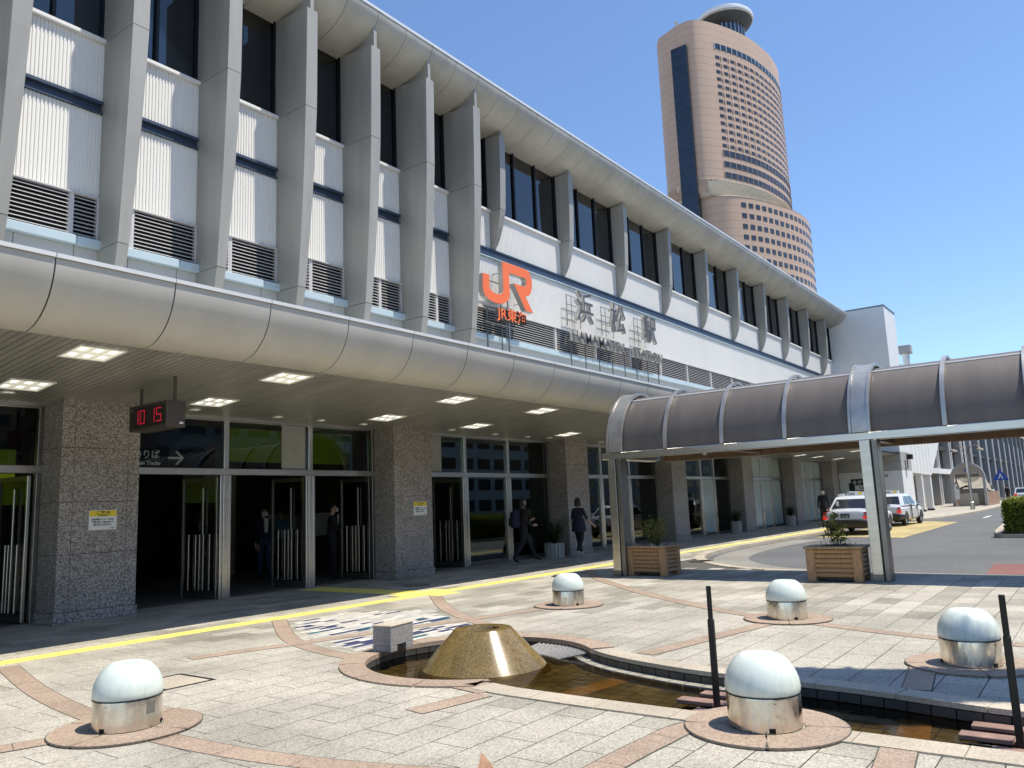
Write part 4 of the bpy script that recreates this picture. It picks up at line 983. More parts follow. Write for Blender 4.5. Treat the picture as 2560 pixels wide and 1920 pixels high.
def branch_plant(label, loc, stems, leafmat_, nleaf, lsize, rnd, spread, cat='shrub', name='planter_shrub', droop=0, flowers=0, low=0):
    t = thing(name, label, cat, loc)
    st_ = MB(); lv_ = MB()
    for (dx, dy, h) in stems:
        pts = [(dx*.2, dy*.2, 0), (dx*.5, dy*.5, h*.5), (dx, dy, h)]; st_.tube(pts, [.011, .008, .004], 5)
        for i in range(nleaf):
            f = .25+.75*rnd.random(); f2 = f*f if droop == 0 else f
            b = Vector((dx*f, dy*f, h*f)); e = b+Vector((rnd.gauss(0, spread), rnd.gauss(0, spread), rnd.gauss(.02, spread*.7)-droop*rnd.random()))
            if rnd.random() < .5: st_.tube([b, e], .0025, 3, cap=False)
            leaf_quad(lv_, e, lsize, rnd, -.3 if droop else .4)
    st_.build('stem', 'bark', t); lv_.build('foliage', leafmat_, t)
    if low:
        lo = MB()
        for i in range(low):
            a = rnd.random()*6.28; r = rnd.random()**.5*.28; leaf_quad(lo, (r*math.cos(a)*.6, r*math.sin(a), rnd.random()*.1), .022, rnd, .5)
        lo.build('underplanting', 'leaf_grey', t)
        sp = MB()
        for i in range(10): a = rnd.random()*6.28; r = .1+.2*rnd.random(); h = .1+.12*rnd.random(); sp.tube([(r*.4*math.cos(a), r*.6*math.sin(a), 0), (r*.9*math.cos(a), r*1.2*math.sin(a), h)], [.002, .002], 3); sp.tube([(r*.9*math.cos(a), r*1.2*math.sin(a), h), (r*.95*math.cos(a), r*1.25*math.sin(a), h+.03)], [.008, .004], 5)
        sp.build('flower_spikes', 'leaf_dark', t)
    if flowers:
        fw = MB()
        for i in range(flowers):
            a = rnd.random()*6.28; r = .12+.16*rnd.random(); c = Vector((r*math.cos(a)*.7-.05, r*math.sin(a), .05+.05*rnd.random()))
            for q in range(5): an = q*1.256; fw.add([c, c+Vector((-.004, .022*math.cos(an-.5), .022*math.sin(an-.5))), c+Vector((-.008, .03*math.cos(an), .03*math.sin(an))), c+Vector((-.004, .022*math.cos(an+.5), .022*math.sin(an+.5)))], [(0, 1, 2, 3)])
        fw.build('flowers', 'petal', t)
    return t
R1 = random.Random(21)
branch_plant('bushy green shrub with small white flowers growing in the first wooden planter', (15.3, 7.72, .53), [(R1.uniform(-.16, .16), R1.uniform(-.28, .28), R1.uniform(.3, .66)) for _ in range(16)], 'leaf_olive', 46, .026, R1, .05, flowers=9, low=120)
branch_plant('thin leafy sapling growing in the second wooden planter', (14.95, 3.98, .53), [(.0, .02, .68), (.02, .22, .5), (-.02, -.16, .46), (.05, .12, .58), (.0, -.06, .6)], 'leaf_olive', 17, .055, R1, .045, 'sapling', 'sapling', droop=.05, low=260)
# ------------------------------------------------------------------ potted ferns by the pillars
def pot(label, loc, h, kind, sz=1):
    p = thing('potted_plant', label, 'plant', loc, 0, 'potted plants beside the pillars'); rr = .24*sz
    for i in range(16):
        a = 2*PI*i/16; MB().bbox(-.014, .014, -.042*sz, .042*sz, 0, h, .004).build('stave', 'concrete', p).matrix_local = Matrix.Translation((rr*math.cos(a), rr*math.sin(a), 0)) @ Matrix.Rotation(a, 4, 'Z')
    MB().lathe([(0, h-.05), (rr, h-.05)], n=16).build('soil', 'soil', p)
    rn = random.Random(int(loc[0]*7)); bl_ = MB()
    for i in range(170):
        a = rn.random()*6.28; l = (.35+.4*rn.random())*sz; up = (.25+.5*rn.random())*sz; pts = []
        for k in range(6):
            t = k/5; pts.append(Vector((l*t*math.cos(a), l*t*math.sin(a), h-.05+up*math.sin(t*2.1)*(1-.25*t))))
        w = Vector((-math.sin(a), math.cos(a), 0))*.012
        for k in range(5):
            w0 = w*(1-k/5); w1 = w*(1-(k+1)/5); bl_.add([pts[k]-w0, pts[k]+w0, pts[k+1]+w1, pts[k+1]-w1], [(0, 1, 2, 3)])
    bl_.build('fronds', 'leaf_dark', p)
pot('grassy fern in a slatted pot between the two walking women', (19.75, 13.2, 0), .42, 0, 1.15)
pot('small fern in a slatted pot left of the pale green glass', (34.0, 13.2, 0), .5, 0, .9)
pot('fern in a slatted pot farthest along the pillars', (41.5, 13.2, 0), .5, 0, .9)
# ------------------------------------------------------------------ people
def person(label, loc, rz, J, mats, tags, hair=None, mask=False, scale=1, extra=None):
    t = thing('person', label, 'person', loc, rz)
    names = list(J); idx = {n: i for i, n in enumerate(names)}
    E_ = [('pelvis', 'spine'), ('spine', 'chest'), ('chest', 'neckbase'), ('neckbase', 'neck'), ('neck', 'jaw'), ('jaw', 'brow'), ('brow', 'crown')]
    for s in 'LR':
        E_ += [('chest', 'shoulder'+s), ('shoulder'+s, 'elbow'+s), ('elbow'+s, 'wrist'+s), ('wrist'+s, 'palm'+s), ('pelvis', 'hip'+s), ('hip'+s, 'knee'+s), ('knee'+s, 'ankle'+s), ('ankle'+s, 'ball'+s), ('ball'+s, 'toe'+s)]
    E_.append(('brow', 'nose')) if 'nose' in J else None
    for s in 'LR':
        w_ = Vector(J['wrist'+s][:3]); pl_ = Vector(J['palm'+s][:3]); d = (pl_-w_).normalized(); sd = d.cross(Vector((1, 0, 0)) if abs(d.x) < .8 else Vector((0, 1, 0))).normalized(); nr = d.cross(sd)
        for k in range(5):
            f = 'f%d%s' % (k, s)
            if k == 0: q = w_.lerp(pl_, .6)+sd*.045+d*.02+nr*.01
            else: q = pl_+d*(.062, .075, .07, .055)[k-1]*1+sd*(.024-.016*(k-1))+nr*.012
            J[f] = (*q, .0085); idx[f] = len(names); names.append(f); E_.append(('palm'+s, f))
    me = bpy.data.meshes.new('body'); me.from_pydata([J[n][:3] for n in names], [(idx[a], idx[b]) for a, b in E_], [])
    o = bpy.data.objects.new('body', me); COL.objects.link(o)
    md = o.modifiers.new('s', 'SKIN'); md.use_smooth_shade = True; sm = o.modifiers.new('d', 'SUBSURF'); sm.levels = 1; sm.render_levels = 1
    sv = me.skin_vertices[0].data
    for n in names:
        r = J[n][3]; sv[idx[n]].radius = (r, r if len(J[n]) < 5 else J[n][4]); sv[idx[n]].use_root = (n == 'pelvis')
    bpy.context.view_layer.update(); m2 = bpy.data.meshes.new_from_object(o.evaluated_get(bpy.context.evaluated_depsgraph_get())); bpy.data.objects.remove(o)
    m2.materials.clear()
    for q in mats: m2.materials.append(MT[q])
    segs = [(Vector(J[a][:3]), Vector(J[b][:3]), tags(a, b)) for a, b in E_]
    for p in m2.polygons:
        c = p.center; best = 9; bi = 0
        for a, b, tg in segs:
            ab = b-a; tt = max(0, min(1, (c-a).dot(ab)/ab.length_squared)); d = (c-(a+ab*tt)).length
            if d < best: best = d; bi = tg
        p.material_index = bi; p.use_smooth = True
    b = link('body', m2, t)
    hc = Vector(J['brow'][:3])
    if hair:
        mat_, longh = hair; mb = MB(); n = 14; vs_ = []; fs = []; rows_ = 9
        for i in range(rows_):
            ph = PI*.02+i/(rows_-1)*PI*(.62+longh)
            for k in range(n+1):
                a = math.radians(78)+math.radians(204)*k/n; r = .112
                zz = .118*math.cos(ph) if ph < PI/2 else -(ph-PI/2)*.12; rad = math.sin(min(ph, PI/2))
                vs_.append((hc.x-.008+r*rad*math.cos(a)*1.0, hc.y+r*.86*rad*math.sin(a), hc.z+.012+zz))
        for i in range(rows_-1):
            for k in range(n): fs.append((i*(n+1)+k, i*(n+1)+k+1, (i+1)*(n+1)+k+1, (i+1)*(n+1)+k))
        mb.add(vs_, fs); mb.add([(hc.x+.012+.1*math.cos(a*.393)*math.sin(.9), hc.y+.085*math.sin(a*.393), hc.z+.075) for a in range(16)], [list(range(16))]); mb.build('hair', mat_, t, .9)
    for s in (-1, 1):
        e_ = MB().lathe([(0, -.012), (.01, -.006), (.012, 0), (.01, .006), (0, .012)], (hc.x+.085, hc.y+s*.033, hc.z+.0), 8); e_.build('eye', 'hair', t)
        MB().lathe([(0, -.028), (.009, -.02), (.012, 0), (.009, .02), (0, .028)], (hc.x-.005, hc.y+s*.092, hc.z-.01), 8).build('ear', 'skin', t)
    jw = Vector(J['jaw'][:3])
    if mask:
        mb = MB(); vs_ = []; fs = []
        for i in range(5):
            for k in range(9):
                a = math.radians(-70+140*k/8); vs_.append((jw.x+.012+(.082+.02*math.sin(PI*i/4))*math.cos(a), jw.y+.084*math.sin(a), jw.z-.035+.022*i))
        for i in range(4):
            for k in range(8): fs.append((i*9+k, i*9+k+1, (i+1)*9+k+1, (i+1)*9+k))
        mb.add(vs_, fs).build('face_mask', 'mask_white', t, .9)
    else: MB().bbox(jw.x+.074, jw.x+.082, jw.y-.022, jw.y+.022, jw.z-.012, jw.z-.004, .002).build('mouth', 'tail_amber', t)
    t.scale = (scale,)*3
    return t
def base_pose():
    J = {'pelvis': (0, 0, .93, .125, .15), 'spine': (0, 0, 1.10, .11, .13), 'chest': (.01, 0, 1.28, .12, .155), 'neckbase': (0, 0, 1.42, .065), 'neck': (.01, 0, 1.475, .05), 'jaw': (.025, 0, 1.535, .068), 'brow': (.015, 0, 1.605, .088), 'crown': (0, 0, 1.665, .06), 'nose': (.112, 0, 1.585, .011)}
    for s, y in (('L', 1), ('R', -1)):
        J.update({'shoulder'+s: (0, y*.165, 1.37, .062), 'elbow'+s: (-.02, y*.21, 1.10, .045), 'wrist'+s: (.03, y*.22, .86, .03), 'palm'+s: (.045, y*.22, .785, .034, .02), 'hip'+s: (0, y*.085, .88, .112), 'knee'+s: (.02, y*.09, .49, .072), 'ankle'+s: (0, y*.09, .10, .055), 'ball'+s: (.11, y*.095, .04, .036), 'toe'+s: (.19, y*.097, .03, .022)})
    return J
def tg(top=0, sleeve=0, leg=1, shoe=2, skin=3, short=False, sock=None):
    def f(a, b):
        if b[:5] in ('ankle',) and sock is not None: return leg
        if a[:4] in ('ball', 'ankl'): return shoe
        if a[:4] in ('knee', 'hip') or a[:3] == 'hip': return leg
        if a[:6] == 'pelvis' and b[:3] == 'hip': return leg
        if a[:4] == 'palm' or b[:4] == 'palm' : return skin
        if a[:5] == 'elbow': return skin if short else sleeve
        if a in ('neck', 'jaw', 'brow', 'neckbase'): return skin
        return top
    return f
# woman with a backpack, mid stride towards +x
J = base_pose()
J.update({'kneeL': (.2, .08, .50, .074), 'ankleL': (.36, .08, .125, .052), 'ballL': (.46, .08, .075, .033), 'toeL': (.53, .08, .06, .02), 'kneeR': (-.08, -.08, .49, .074), 'ankleR': (-.34, -.08, .14, .052), 'ballR': (-.25, -.08, .05, .033), 'toeR': (-.18, -.08, .03, .02),
    'elbowL': (.06, .2, 1.10, .05), 'wristL': (.27, .16, 1.10, .03), 'palmL': (.33, .13, 1.13, .03, .02), 'elbowR': (-.02, -.21, 1.09, .05), 'wristR': (.2, -.2, .98, .03), 'palmR': (.27, -.19, .98, .03, .02)})
person('woman in a black suit with a backpack, mid stride in heels', (17.55, 12.70, .02), math.radians(-32), J, ['cloth_black', 'cloth_black', 'cloth_black', 'skin'], tg(), ('hair', .22), False, 1.0)
bp = thing('backpack', 'flat black backpack on the back of the walking woman', 'backpack', (17.55, 12.70, .02), math.radians(-32))
MB().bbox(-.33, -.135, -.15, .15, .93, 1.36, .035).build('bag', 'cloth_navy', bp, .6); MB().bbox(-.375, -.332, -.12, .12, .98, 1.2, .015).build('pocket', 'cloth_black', bp)
for y in (-.11, .11): MB().tube([(-.16, y, 1.3), (-.04, y, 1.455), (.1, y, 1.40), (.13, y, 1.2), (-.1, y, 1.0)], .014, 6).build('strap', 'cloth_black', bp)
# woman walking away
J = base_pose()
J.update({'kneeL': (.12, .08, .50, .08), 'ankleL': (.2, .08, .12, .062), 'ballL': (.3, .08, .05, .036), 'toeL': (.37, .08, .04, .022), 'kneeR': (-.02, -.08, .48, .08), 'ankleR': (-.25, -.08, .16, .062), 'ballR': (-.17, -.08, .06, .036), 'toeR': (-.1, -.08, .035, .022),
    'chest': (.01, 0, 1.28, .13, .17), 'pelvis': (0, 0, .93, .14, .17), 'elbowR': (.05, -.27, 1.08, .05), 'wristR': (.2, -.36, .93, .03), 'palmR': (.25, -.39, .88, .03, .02)})
t_ = person('woman in a dark navy top with bare forearm and white shoes, walking away', (20.1, 12.55, .02), math.radians(2), J, ['cloth_navy', 'cloth_black', 'shoe_white', 'skin'], tg(short=True), ('hair', .25), False, .97)
MB().loft([[(.01+rx*math.cos(a*PI/8), ry*math.sin(a*PI/8), z) for a in range(16)] for rx, ry, z in ((.19, .23, .72), (.185, .22, .85), (.165, .195, 1.0), (.14, .165, 1.12))], cap=False).build('tunic', 'cloth_navy', t_, .9)
# suited man inside the door
J = base_pose()
J.update({'elbowR': (.05, -.22, 1.1, .05), 'wristR': (.25, -.14, 1.12, .032), 'palmR': (.31, -.1, 1.14, .03, .02), 'elbowL': (.05, .22, 1.1, .05), 'wristL': (.22, .16, 1.06, .032), 'palmL': (.28, .12, 1.08, .03, .02), 'brow': (.035, 0, 1.60, .088), 'nose': (.13, 0, 1.565, .011), 'jaw': (.045, 0, 1.53, .068)})
t_ = person('man in a dark suit and face mask looking at a phone in the doorway', (12.9, 14.95, 0), math.radians(-30), J, ['cloth_black', 'cloth_black', 'cloth_black', 'skin'], tg(), ('hair', -.05), True, 1.04)
MB().prism([(-.05, 1.44), (.05, 1.44), (0, 1.2)], .125, .15, 'x').build('shirt', 'shirt_white', t_); MB().prism([(-.014, 1.41), (.014, 1.41), (.02, 1.22), (-.02, 1.22)], .15, .16, 'x').build('tie', 'cloth_black', t_)
ph = thing('phone', 'small dark phone held by the suited man', 'phone', (12.9, 14.95, 0), math.radians(-30)); MB().bbox(.36, .45, -.045, .03, 1.19, 1.21, .003).build('body', 'ink', ph); MB().box(.37, .44, -.04, .025, 1.2105, 1.212).build('screen', 'dark_glass_panel', ph)
J = base_pose(); J.update({'kneeL': (.12, .08, .5, .062), 'ankleL': (.15, .08, .12, .043), 'ballL': (.25, .08, .05, .036), 'toeL': (.33, .08, .04, .022)})
t_ = person('man in a white mask and jeans walking inside the dark hall', (12.55, 17.1, 0), math.radians(-100), J, ['cloth_navy', 'jeans', 'cloth_black', 'skin'], tg(), ('hair', -.05), True, 1.02)
MB().prism([(-.06, 1.44), (.06, 1.44), (.04, 1.1), (-.04, 1.1)], .12, .145, 'x').build('shirt', 'shirt_white', t_)
J = base_pose(); t_ = person('man in a suit and tie standing behind the first open door leaf', (9.73, 15.5, 0), math.radians(-110), J, ['cloth_black', 'cloth_black', 'cloth_black', 'skin'], tg(), ('hair', -.05), False, 1.03); MB().prism([(-.05, 1.44), (.05, 1.44), (0, 1.2)], .125, .15, 'x').build('shirt', 'shirt_white', t_)
J = base_pose(); person('person in a blue shirt standing behind the second open door leaf', (12.0, 15.7, 0), math.radians(80), J, ['shirt_blue', 'cloth_black', 'shoe_white', 'skin'], tg(), ('hair', -.05), False, 1.0)
J = base_pose(); person('grey haired person in black with a white mask behind the first taxi', (38.0, 10.55, 0), math.radians(200), J, ['cloth_black', 'cloth_black', 'cloth_black', 'skin'], tg(), ('grey_hair', -.12), True, 1.04)
# ------------------------------------------------------------------ taxis
def ringb(x, w, z0, z1, n=20, e=4.5):
    out = []; zc_ = (z0+z1)/2; h = (z1-z0)/2
    for i in range(n):
        a = 2*PI*i/n; c, s = math.cos(a), math.sin(a)
        out.append((x, w*math.copysign(abs(c)**(2/e), c), zc_+h*math.copysign(abs(s)**(2/e), s)))
    return out
def taxi(label, loc, rz, sub=True):
    t = thing('taxi', label, 'taxi', loc, rz, 'white taxis waiting at the kerb')
    b = MB(); b.loft([ringb(x, w_, z0, z1) for x, w_, z0, z1 in ((-2.34, .70, .50, .86), (-2.31, .78, .40, .915), (-2.2, .82, .28, .935), (-1.7, .845, .24, .95), (-1.0, .85, .22, .96), (.0, .85, .2, .955), (1.0, .85, .22, .95), (1.5, .84, .24, .925), (2.1, .80, .27, .85), (2.3, .74, .33, .76), (2.34, .66, .4, .70))])
    # greenhouse
    def gr(z, xr, xf, w_): return [(xr, -w_*.93, z), (xr-.03, -w_*.5, z), (xr-.04, 0, z), (xr-.03, w_*.5, z), (xr, w_*.93, z), (xr+.14, w_, z), ((xr+xf)/2, w_, z), (xf-.14, w_, z), (xf, w_*.93, z), (xf+.05, 0, z), (xf, -w_*.93, z), (xf-.14, -w_, z), ((xr+xf)/2, -w_, z), (xr+.14, -w_, z)]
    b.loft([gr(.93, -1.66, 1.12, .80), gr(1.0, -1.60, 1.0, .79), gr(1.40, -1.18, .38, .655), gr(1.47, -1.06, .24, .61), gr(1.505, -.8, .0, .46)]); b.build('body', 'taxi_white', t, .55)
    def quad(pts, name, mat): MB().add(pts+[(p[0], p[1], p[2]) for p in pts], [(0, 1, 2, 3), (3, 2, 1, 0)] if False else [(0, 1, 2, 3)]).build(name, mat, t)
    def lerp(a, b, f): return a+(b-a)*f
    def rw(y, f): return (lerp(-1.60, -1.18, f)-.045-.0*abs(y), y, lerp(1.0, 1.40, f))
    quad([rw(-.66, .06), rw(-.53, .93), rw(.53, .93), rw(.66, .06)], 'rear_window', 'tower_window'); quad([(-1.56, -.66, 1.02), (-1.56, .66, 1.02), (-1.2, .53, 1.37), (-1.2, -.53, 1.37)], 'rear_window_backing', 'dark_glass_panel')
    quad([(1.04, .66, 1.0), (1.04, -.66, 1.0), (.46, -.53, 1.38), (.46, .53, 1.38)], 'windscreen', 'dark_glass_panel')
    def side(s, x0, x1, x2, x3):
        def yy(z): return s*(lerp(.79, .655, (z-1.0)/.4)+.006)
        p = [(x0, yy(1.0), 1.0), (x1, yy(1.0), 1.0), (x2, yy(1.365), 1.365), (x3, yy(1.365), 1.365)]
        MB().add(p if s < 0 else p[::-1], [(0, 1, 2, 3)]).build('side_window', 'dark_glass_panel', t)
    for s in (-1, 1):
        side(s, -1.12, -.36, -.42, -.92); side(s, -.27, .66, .30, -.33); side(s, -1.42, -1.19, -.99, -1.08)
        MB().bbox(-.36, -.345, min(s*.8, s*.853), max(s*.8, s*.853), .32, .98, .002).build('door_gap', 'taxi_black', t); MB().bbox(.80, .812, min(s*.8, s*.853), max(s*.8, s*.853), .32, .95, .002).build('door_gap', 'taxi_black', t)
        for x in (-.52, .40): MB().bbox(x, x+.16, min(s*.85, s*.872), max(s*.85, s*.872), .84, .872, .006).build('door_handle', 'taxi_black', t)
        MB().bbox(.62, .78, min(s*.86, s*1.02), max(s*.86, s*1.02), .97, 1.1, .02).build('door_mirror', 'chrome', t)
        for k in range(3): x = -.62+k*.16; MB().add([(x, s*.857, .34), (x+.05, s*.857, .34), (x-.04, s*.857, .95), (x-.09, s*.857, .95)][::(1 if s < 0 else -1)], [(0, 1, 2, 3)]).build('stripe', 'stripe_green', t)
        for x in (-1.38, 1.40):
            wh = bpy.data.objects.new('wheel', None); COL.objects.link(wh); wh.parent = t; wh.location = (x, s*.73, .31)
            ty = MB().lathe([(.17, -.09), (.27, -.1), (.305, -.07), (.31, 0), (.305, .07), (.27, .1), (.17, .09)], n=28); ty.v = [(a, c, b) for a, b, c in ty.v]; ty.build('tyre', 'rubber', wh, .6, True)
            ri = MB().lathe([(0, .07), (.06, .085), (.09, .06), (.16, .075), (.185, .095), (.19, .08)], n=24); ri.v = [(a, s*c, b) for a, b, c in ri.v]; ri.build('rim', 'chrome', wh, .5, True)
            MB().lathe([(.33, 0), (0, 0)], n=24); ar_ = MB(); ar_.prism([(x+.355*math.cos(i*PI/12), .31+.37*math.sin(i*PI/12)) for i in range(13)], s*.80, s*.855, 'y'); ar_.build('wheel_arch', 'taxi_black', t)
        tl1 = MB().bbox(-2.345, -2.16, min(s*.64, s*.83), max(s*.64, s*.83), .62, .72, .012).build('tail_light', 'tail_lit', t); MB().bbox(-2.34, -2.17, min(s*.65, s*.825), max(s*.65, s*.825), .723, .80, .012).build('tail_light', 'tail_amber', t); MB().bbox(-2.325, -2.17, min(s*.67, s*.815), max(s*.67, s*.815), .803, .885, .012).build('tail_light', 'tail_red', t)
        MB().bbox(2.2, 2.33, min(s*.45, s*.74), max(s*.45, s*.74), .58, .72, .02).build('head_light', 'chrome', t)
    b = MB(); b.loft([ringb(x, w_, z0, z1) for x, w_, z0, z1 in ((-2.42, .74, .36, .56), (-2.38, .80, .30, .60), (-2.2, .855, .27, .605), (-1.78, .862, .27, .60))]); b.build('rear_bumper', 'taxi_black', t, .6)
    MB().bbox(-2.352, -2.33, -.17, .17, .66, .83, .003).build('number_plate', 'stripe_green', t); text('12-36', .11, 'sign_text', 'plate_number', t, (-2.354, 0, .69), face='-x', depth=.0005)
    MB().bbox(-2.33, -2.3, -.5, .5, .845, .87, .004).build('boot_trim', 'chrome', t)
    rs = bpy.data.objects.new('roof_sign', None); COL.objects.link(rs); rs.parent = t; rs.location = (-.45, 0, 1.50)
    MB().prism([(-.36, 0), (.36, 0), (.35, .04), (.28, .14), (.2, .18), (-.02, .165), (-.36, .145)][::1], 0, .12, 'x').build('sign_box', 'white_paint', rs); text('TAXI', .13, 'ink', 'lettering', rs, (-.003, .16, .03), face='-x', bold=.004, depth=.001)
    mb = MB(); mb.prism([(-.19+.075*math.cos(i*PI/8), .09+.06*math.sin(i*PI/8)) for i in range(16)], -.004, 0, 'x'); mb.build('emblem', 'sign_yellow', rs)
    MB().prism([(-.13, 0), (.13, 0), (.12, .09), (-.12, .09)], 0, .1, 'x').build('side_lamp', 'white_paint', rs).location = (0, .56, 0)
    MB().box(-1.52, -1.5, .40, .50, 1.1, 1.3).build('window_sticker', 'sign_white', t)
    return t
taxi('white taxi with red tail lights behind the sapling planter', (34.95, 8.30, -.09), 0)
taxi('white taxi with dark diagonal door stripes at the head of the rank', (42.75, 8.52, -.09), math.radians(-3))
# ------------------------------------------------------------------ tower
tw = thing('high_rise_tower', 'tall pinkish brown tower with rows of small windows and a round rooftop deck', 'tower', (330, 120, 0)); tw.location = (0, 0, 0)
UP = catmull([(303, 136), (299.2, 133), (297.3, 128.4), (295.6, 124), (295.0, 119.9), (295.4, 117.2), (296.6, 115.2), (300.3, 112.2), (307.1, 108.6), (315, 105.3), (324.4, 102.4), (333.9, 100.9), (343.8, 100.1), (352.6, 100.3), (361.7, 101.7), (370, 104.5), (377, 110), (380, 118), (380, 130)], 4)
LO = catmull([(303, 136), (299.4, 133), (297.6, 128.4), (297.2, 124), (297.3, 120.5), (297.3, 117.9), (297.4, 113.9), (299.2, 110.0), (302.1, 107), (308.1, 103.2), (315.4, 99.8), (324.5, 96.8), (334.8, 94), (344.8, 92.7), (353, 92.9), (361.6, 94.3), (371, 97.5), (378, 104), (381, 114), (381, 130)], 4)
m = MT['tower_tile']; t = m.node_tree; b = t.nodes['Principled BSDF']; g = t.nodes.new('ShaderNodeNewGeometry'); sp = t.nodes.new('ShaderNodeSeparateXYZ'); L(t, g.outputs['Position'], sp.inputs[0])
mm = t.nodes.new('ShaderNodeMath'); mm.operation = 'MODULO'; mm.inputs[1].default_value = 3.28; L(t, sp.outputs[2], mm.inputs[0]); c2 = t.nodes.new('ShaderNodeMath'); c2.operation = 'LESS_THAN'; c2.inputs[1].default_value = .16; L(t, mm.outputs[0], c2.inputs[0])
rr_ = ramp(t, [(0, (1, 1, 1)), (1, (.62, .6, .6))]); L(t, c2.outputs[0], rr_.inputs[0]); src = b.inputs['Base Color'].links[0].from_socket; L(t, mul(t, src, rr_.outputs[0]), b.inputs['Base Color'])
def wallband(line, z0, z1, top=False):
    mb = MB(); n = len(line); mb.add([(*p, z0) for p in line]+[(*p, z1) for p in line], [(i, i+1, n+i+1, n+i) for i in range(n-1)])
    if top: mb.add([(*p, z1) for p in line], [list(range(n))])
    return mb
wallband(UP, 124, 200, True).build('upper_shaft', 'tower_tile', tw, .5); wallband(LO, 0, 122, False).build('lower_shaft', 'tower_tile', tw, .5)
n = len(LO); UPn = [at(UP, cum(UP), cum(UP)[-1]*i/60) for i in range(61)]; LOn = [at(LO, cum(LO), cum(LO)[-1]*i/60) for i in range(61)]
sl_m = MB(); fs = []; vs_ = [(*p, 130.3) for p in UPn]
steps = 9
for k in range(1, steps+1):
    f = k/steps; fz = math.sin(f*PI/2)
    vs_ += [(UPn[i][0]+(LOn[i][0]-UPn[i][0])*(1-math.cos(f*PI/2)), UPn[i][1]+(LOn[i][1]-UPn[i][1])*(1-math.cos(f*PI/2)), 130.3-8.3*fz) for i in range(61)]
for k in range(steps):
    for i in range(60): fs.append(((k+1)*61+i, (k+1)*61+i+1, k*61+i+1, k*61+i))
sl_m.add(vs_, fs); sl_m.build('sloped_shoulder', 'shoulder_cream', tw, .6)
for k in range(0, steps*2):
    f = (k+.5)/(steps*2); line = [(UPn[i][0]+(LOn[i][0]-UPn[i][0])*(1-math.cos(f*PI/2)), UPn[i][1]+(LOn[i][1]-UPn[i][1])*(1-math.cos(f*PI/2))) for i in range(61)]; z = 130.3-8.3*math.sin(f*PI/2)
    mb = MB(); o_ = offset(line, -.5, False); o_ = [p for p in o_]; nn = 61
    oo = offset(line, .35, False)
    mb.add([(*p, z+.1) for p in line]+[(*p, z-.12) for p in oo], [(i, nn+i, nn+i+1, i+1) for i in range(nn-1)]); mb.build('shoulder_louvre', 'shoulder_cream', tw)
MB().box(293.6, 297, 118.9, 125.7, 60, 189).build('glass_strip', 'dark_glass_panel', tw)
for z in range(62, 189, 4): MB().box(293.5, 293.6, 118.9, 125.7, z, z+.18).build('strip_rail', 'blue_metal', tw)
dU = cum(UP); dLo = cum(LO)
def start_s(line, d, p):
    best = min(range(len(line)), key=lambda i: (line[i][0]-p[0])**2+(line[i][1]-p[1])**2); return d[best]
sU = start_s(UP, dU, (303.3, 110.4)); sL = start_s(LO, dLo, (304.5, 105.3))
wme = MB().box(-1.08, 1.08, -.12, .5, 0, 1.35).mesh('window', 'tower_window'); fme = MB().box(-1.95, -1.2, -.06, .5, 0, 1.35).mesh('window_side', 'tower_frame')
wml = MB().box(-1.15, 1.15, -.12, .5, 0, 2.0).mesh('window', 'tower_window'); fml = MB().box(1.2, 2.2, -.05, .5, 0, 2.0).mesh('window_side', 'tower_frame')
def place(line, d, s, z, me, nm):
    p = at(line, d, s); q = at(line, d, s+.5); a = math.atan2(q[1]-p[1], q[0]-p[0]); return link(nm, me, tw, (p[0], p[1], z), a)
for r in range(13):
    for c in range(15): place(UP, dU, sU+1.2+c*4.25, 185.3-r*3.28-1.35, wme, 'window')
for r in range(11):
    for c in range(16): place(LO, dLo, sL+1+c*3.75, 119.5-r*4.5-2.0, wml, 'window')
sm_ = MB(); 
for r in range(13):
    for c in range(15):
        p = at(UP, dU, sU+1.2+c*4.25+2.1); sm_.box(p[0]-.45, p[0]+.45, p[1]-.22, p[1]+.3, 185.3-r*3.28-1.35, 185.3-r*3.28)
stuff(sm_.build('window_sides', 'tower_frame', tw))
for z0, z1, mt, nm in ((188.4, 190.9, 'dark_glass_panel', 'window_band'), (140.6, 143.2, 'tower_window', 'window_band'), (135.9, 138.4, 'tower_window', 'window_band'), (131.2, 133.7, 'tower_window', 'window_band')):
    line = [at(UP, dU, sU+i*1.6) for i in range(46)]; mb = MB(); o_ = offset(line, .15, False); nn = len(o_)
    mb.add([(*p, z0) for p in o_]+[(*p, z1) for p in o_], [(i, i+1, nn+i+1, nn+i) for i in range(nn-1)]); mb.build(nm, mt, tw)
    mb = MB()
    for i in range(0, 45, 2): p = o_[i]; mb.box(p[0]-.12, p[0]+.12, p[1]-.2, p[1]+.1, z0, z1)
    mb.build('band_mullions', 'tower_frame' if z0 < 180 else 'pale_blue', tw)
DC = (324, 112.5)
MB().lathe([(8.2, 198), (8.2, 206.5)], (*DC, 0), 40).build('deck_drum', 'dark_glass_panel', tw)
for i in range(28): a = i*2*PI/28; MB().box(DC[0]+8.3*math.cos(a)-.2, DC[0]+8.3*math.cos(a)+.2, DC[1]+8.3*math.sin(a)-.2, DC[1]+8.3*math.sin(a)+.2, 198, 206.5).build('drum_mullion', 'steel', tw)
MB().lathe([(8.0, 206.4), (9.6, 207.2), (11.4, 208.8), (12.0, 209.8)], (*DC, 0), 56).build('deck_dish', 'dark_concrete', tw, .6); MB().lathe([(12.0, 209.8), (12.4, 210.2), (12.4, 212.2), (12.0, 212.6), (0, 212.6)], (*DC, 0), 56).build('deck_top', 'concrete', tw, .6)  # dish underside coloured dark to stand for the shadow beneath the deck
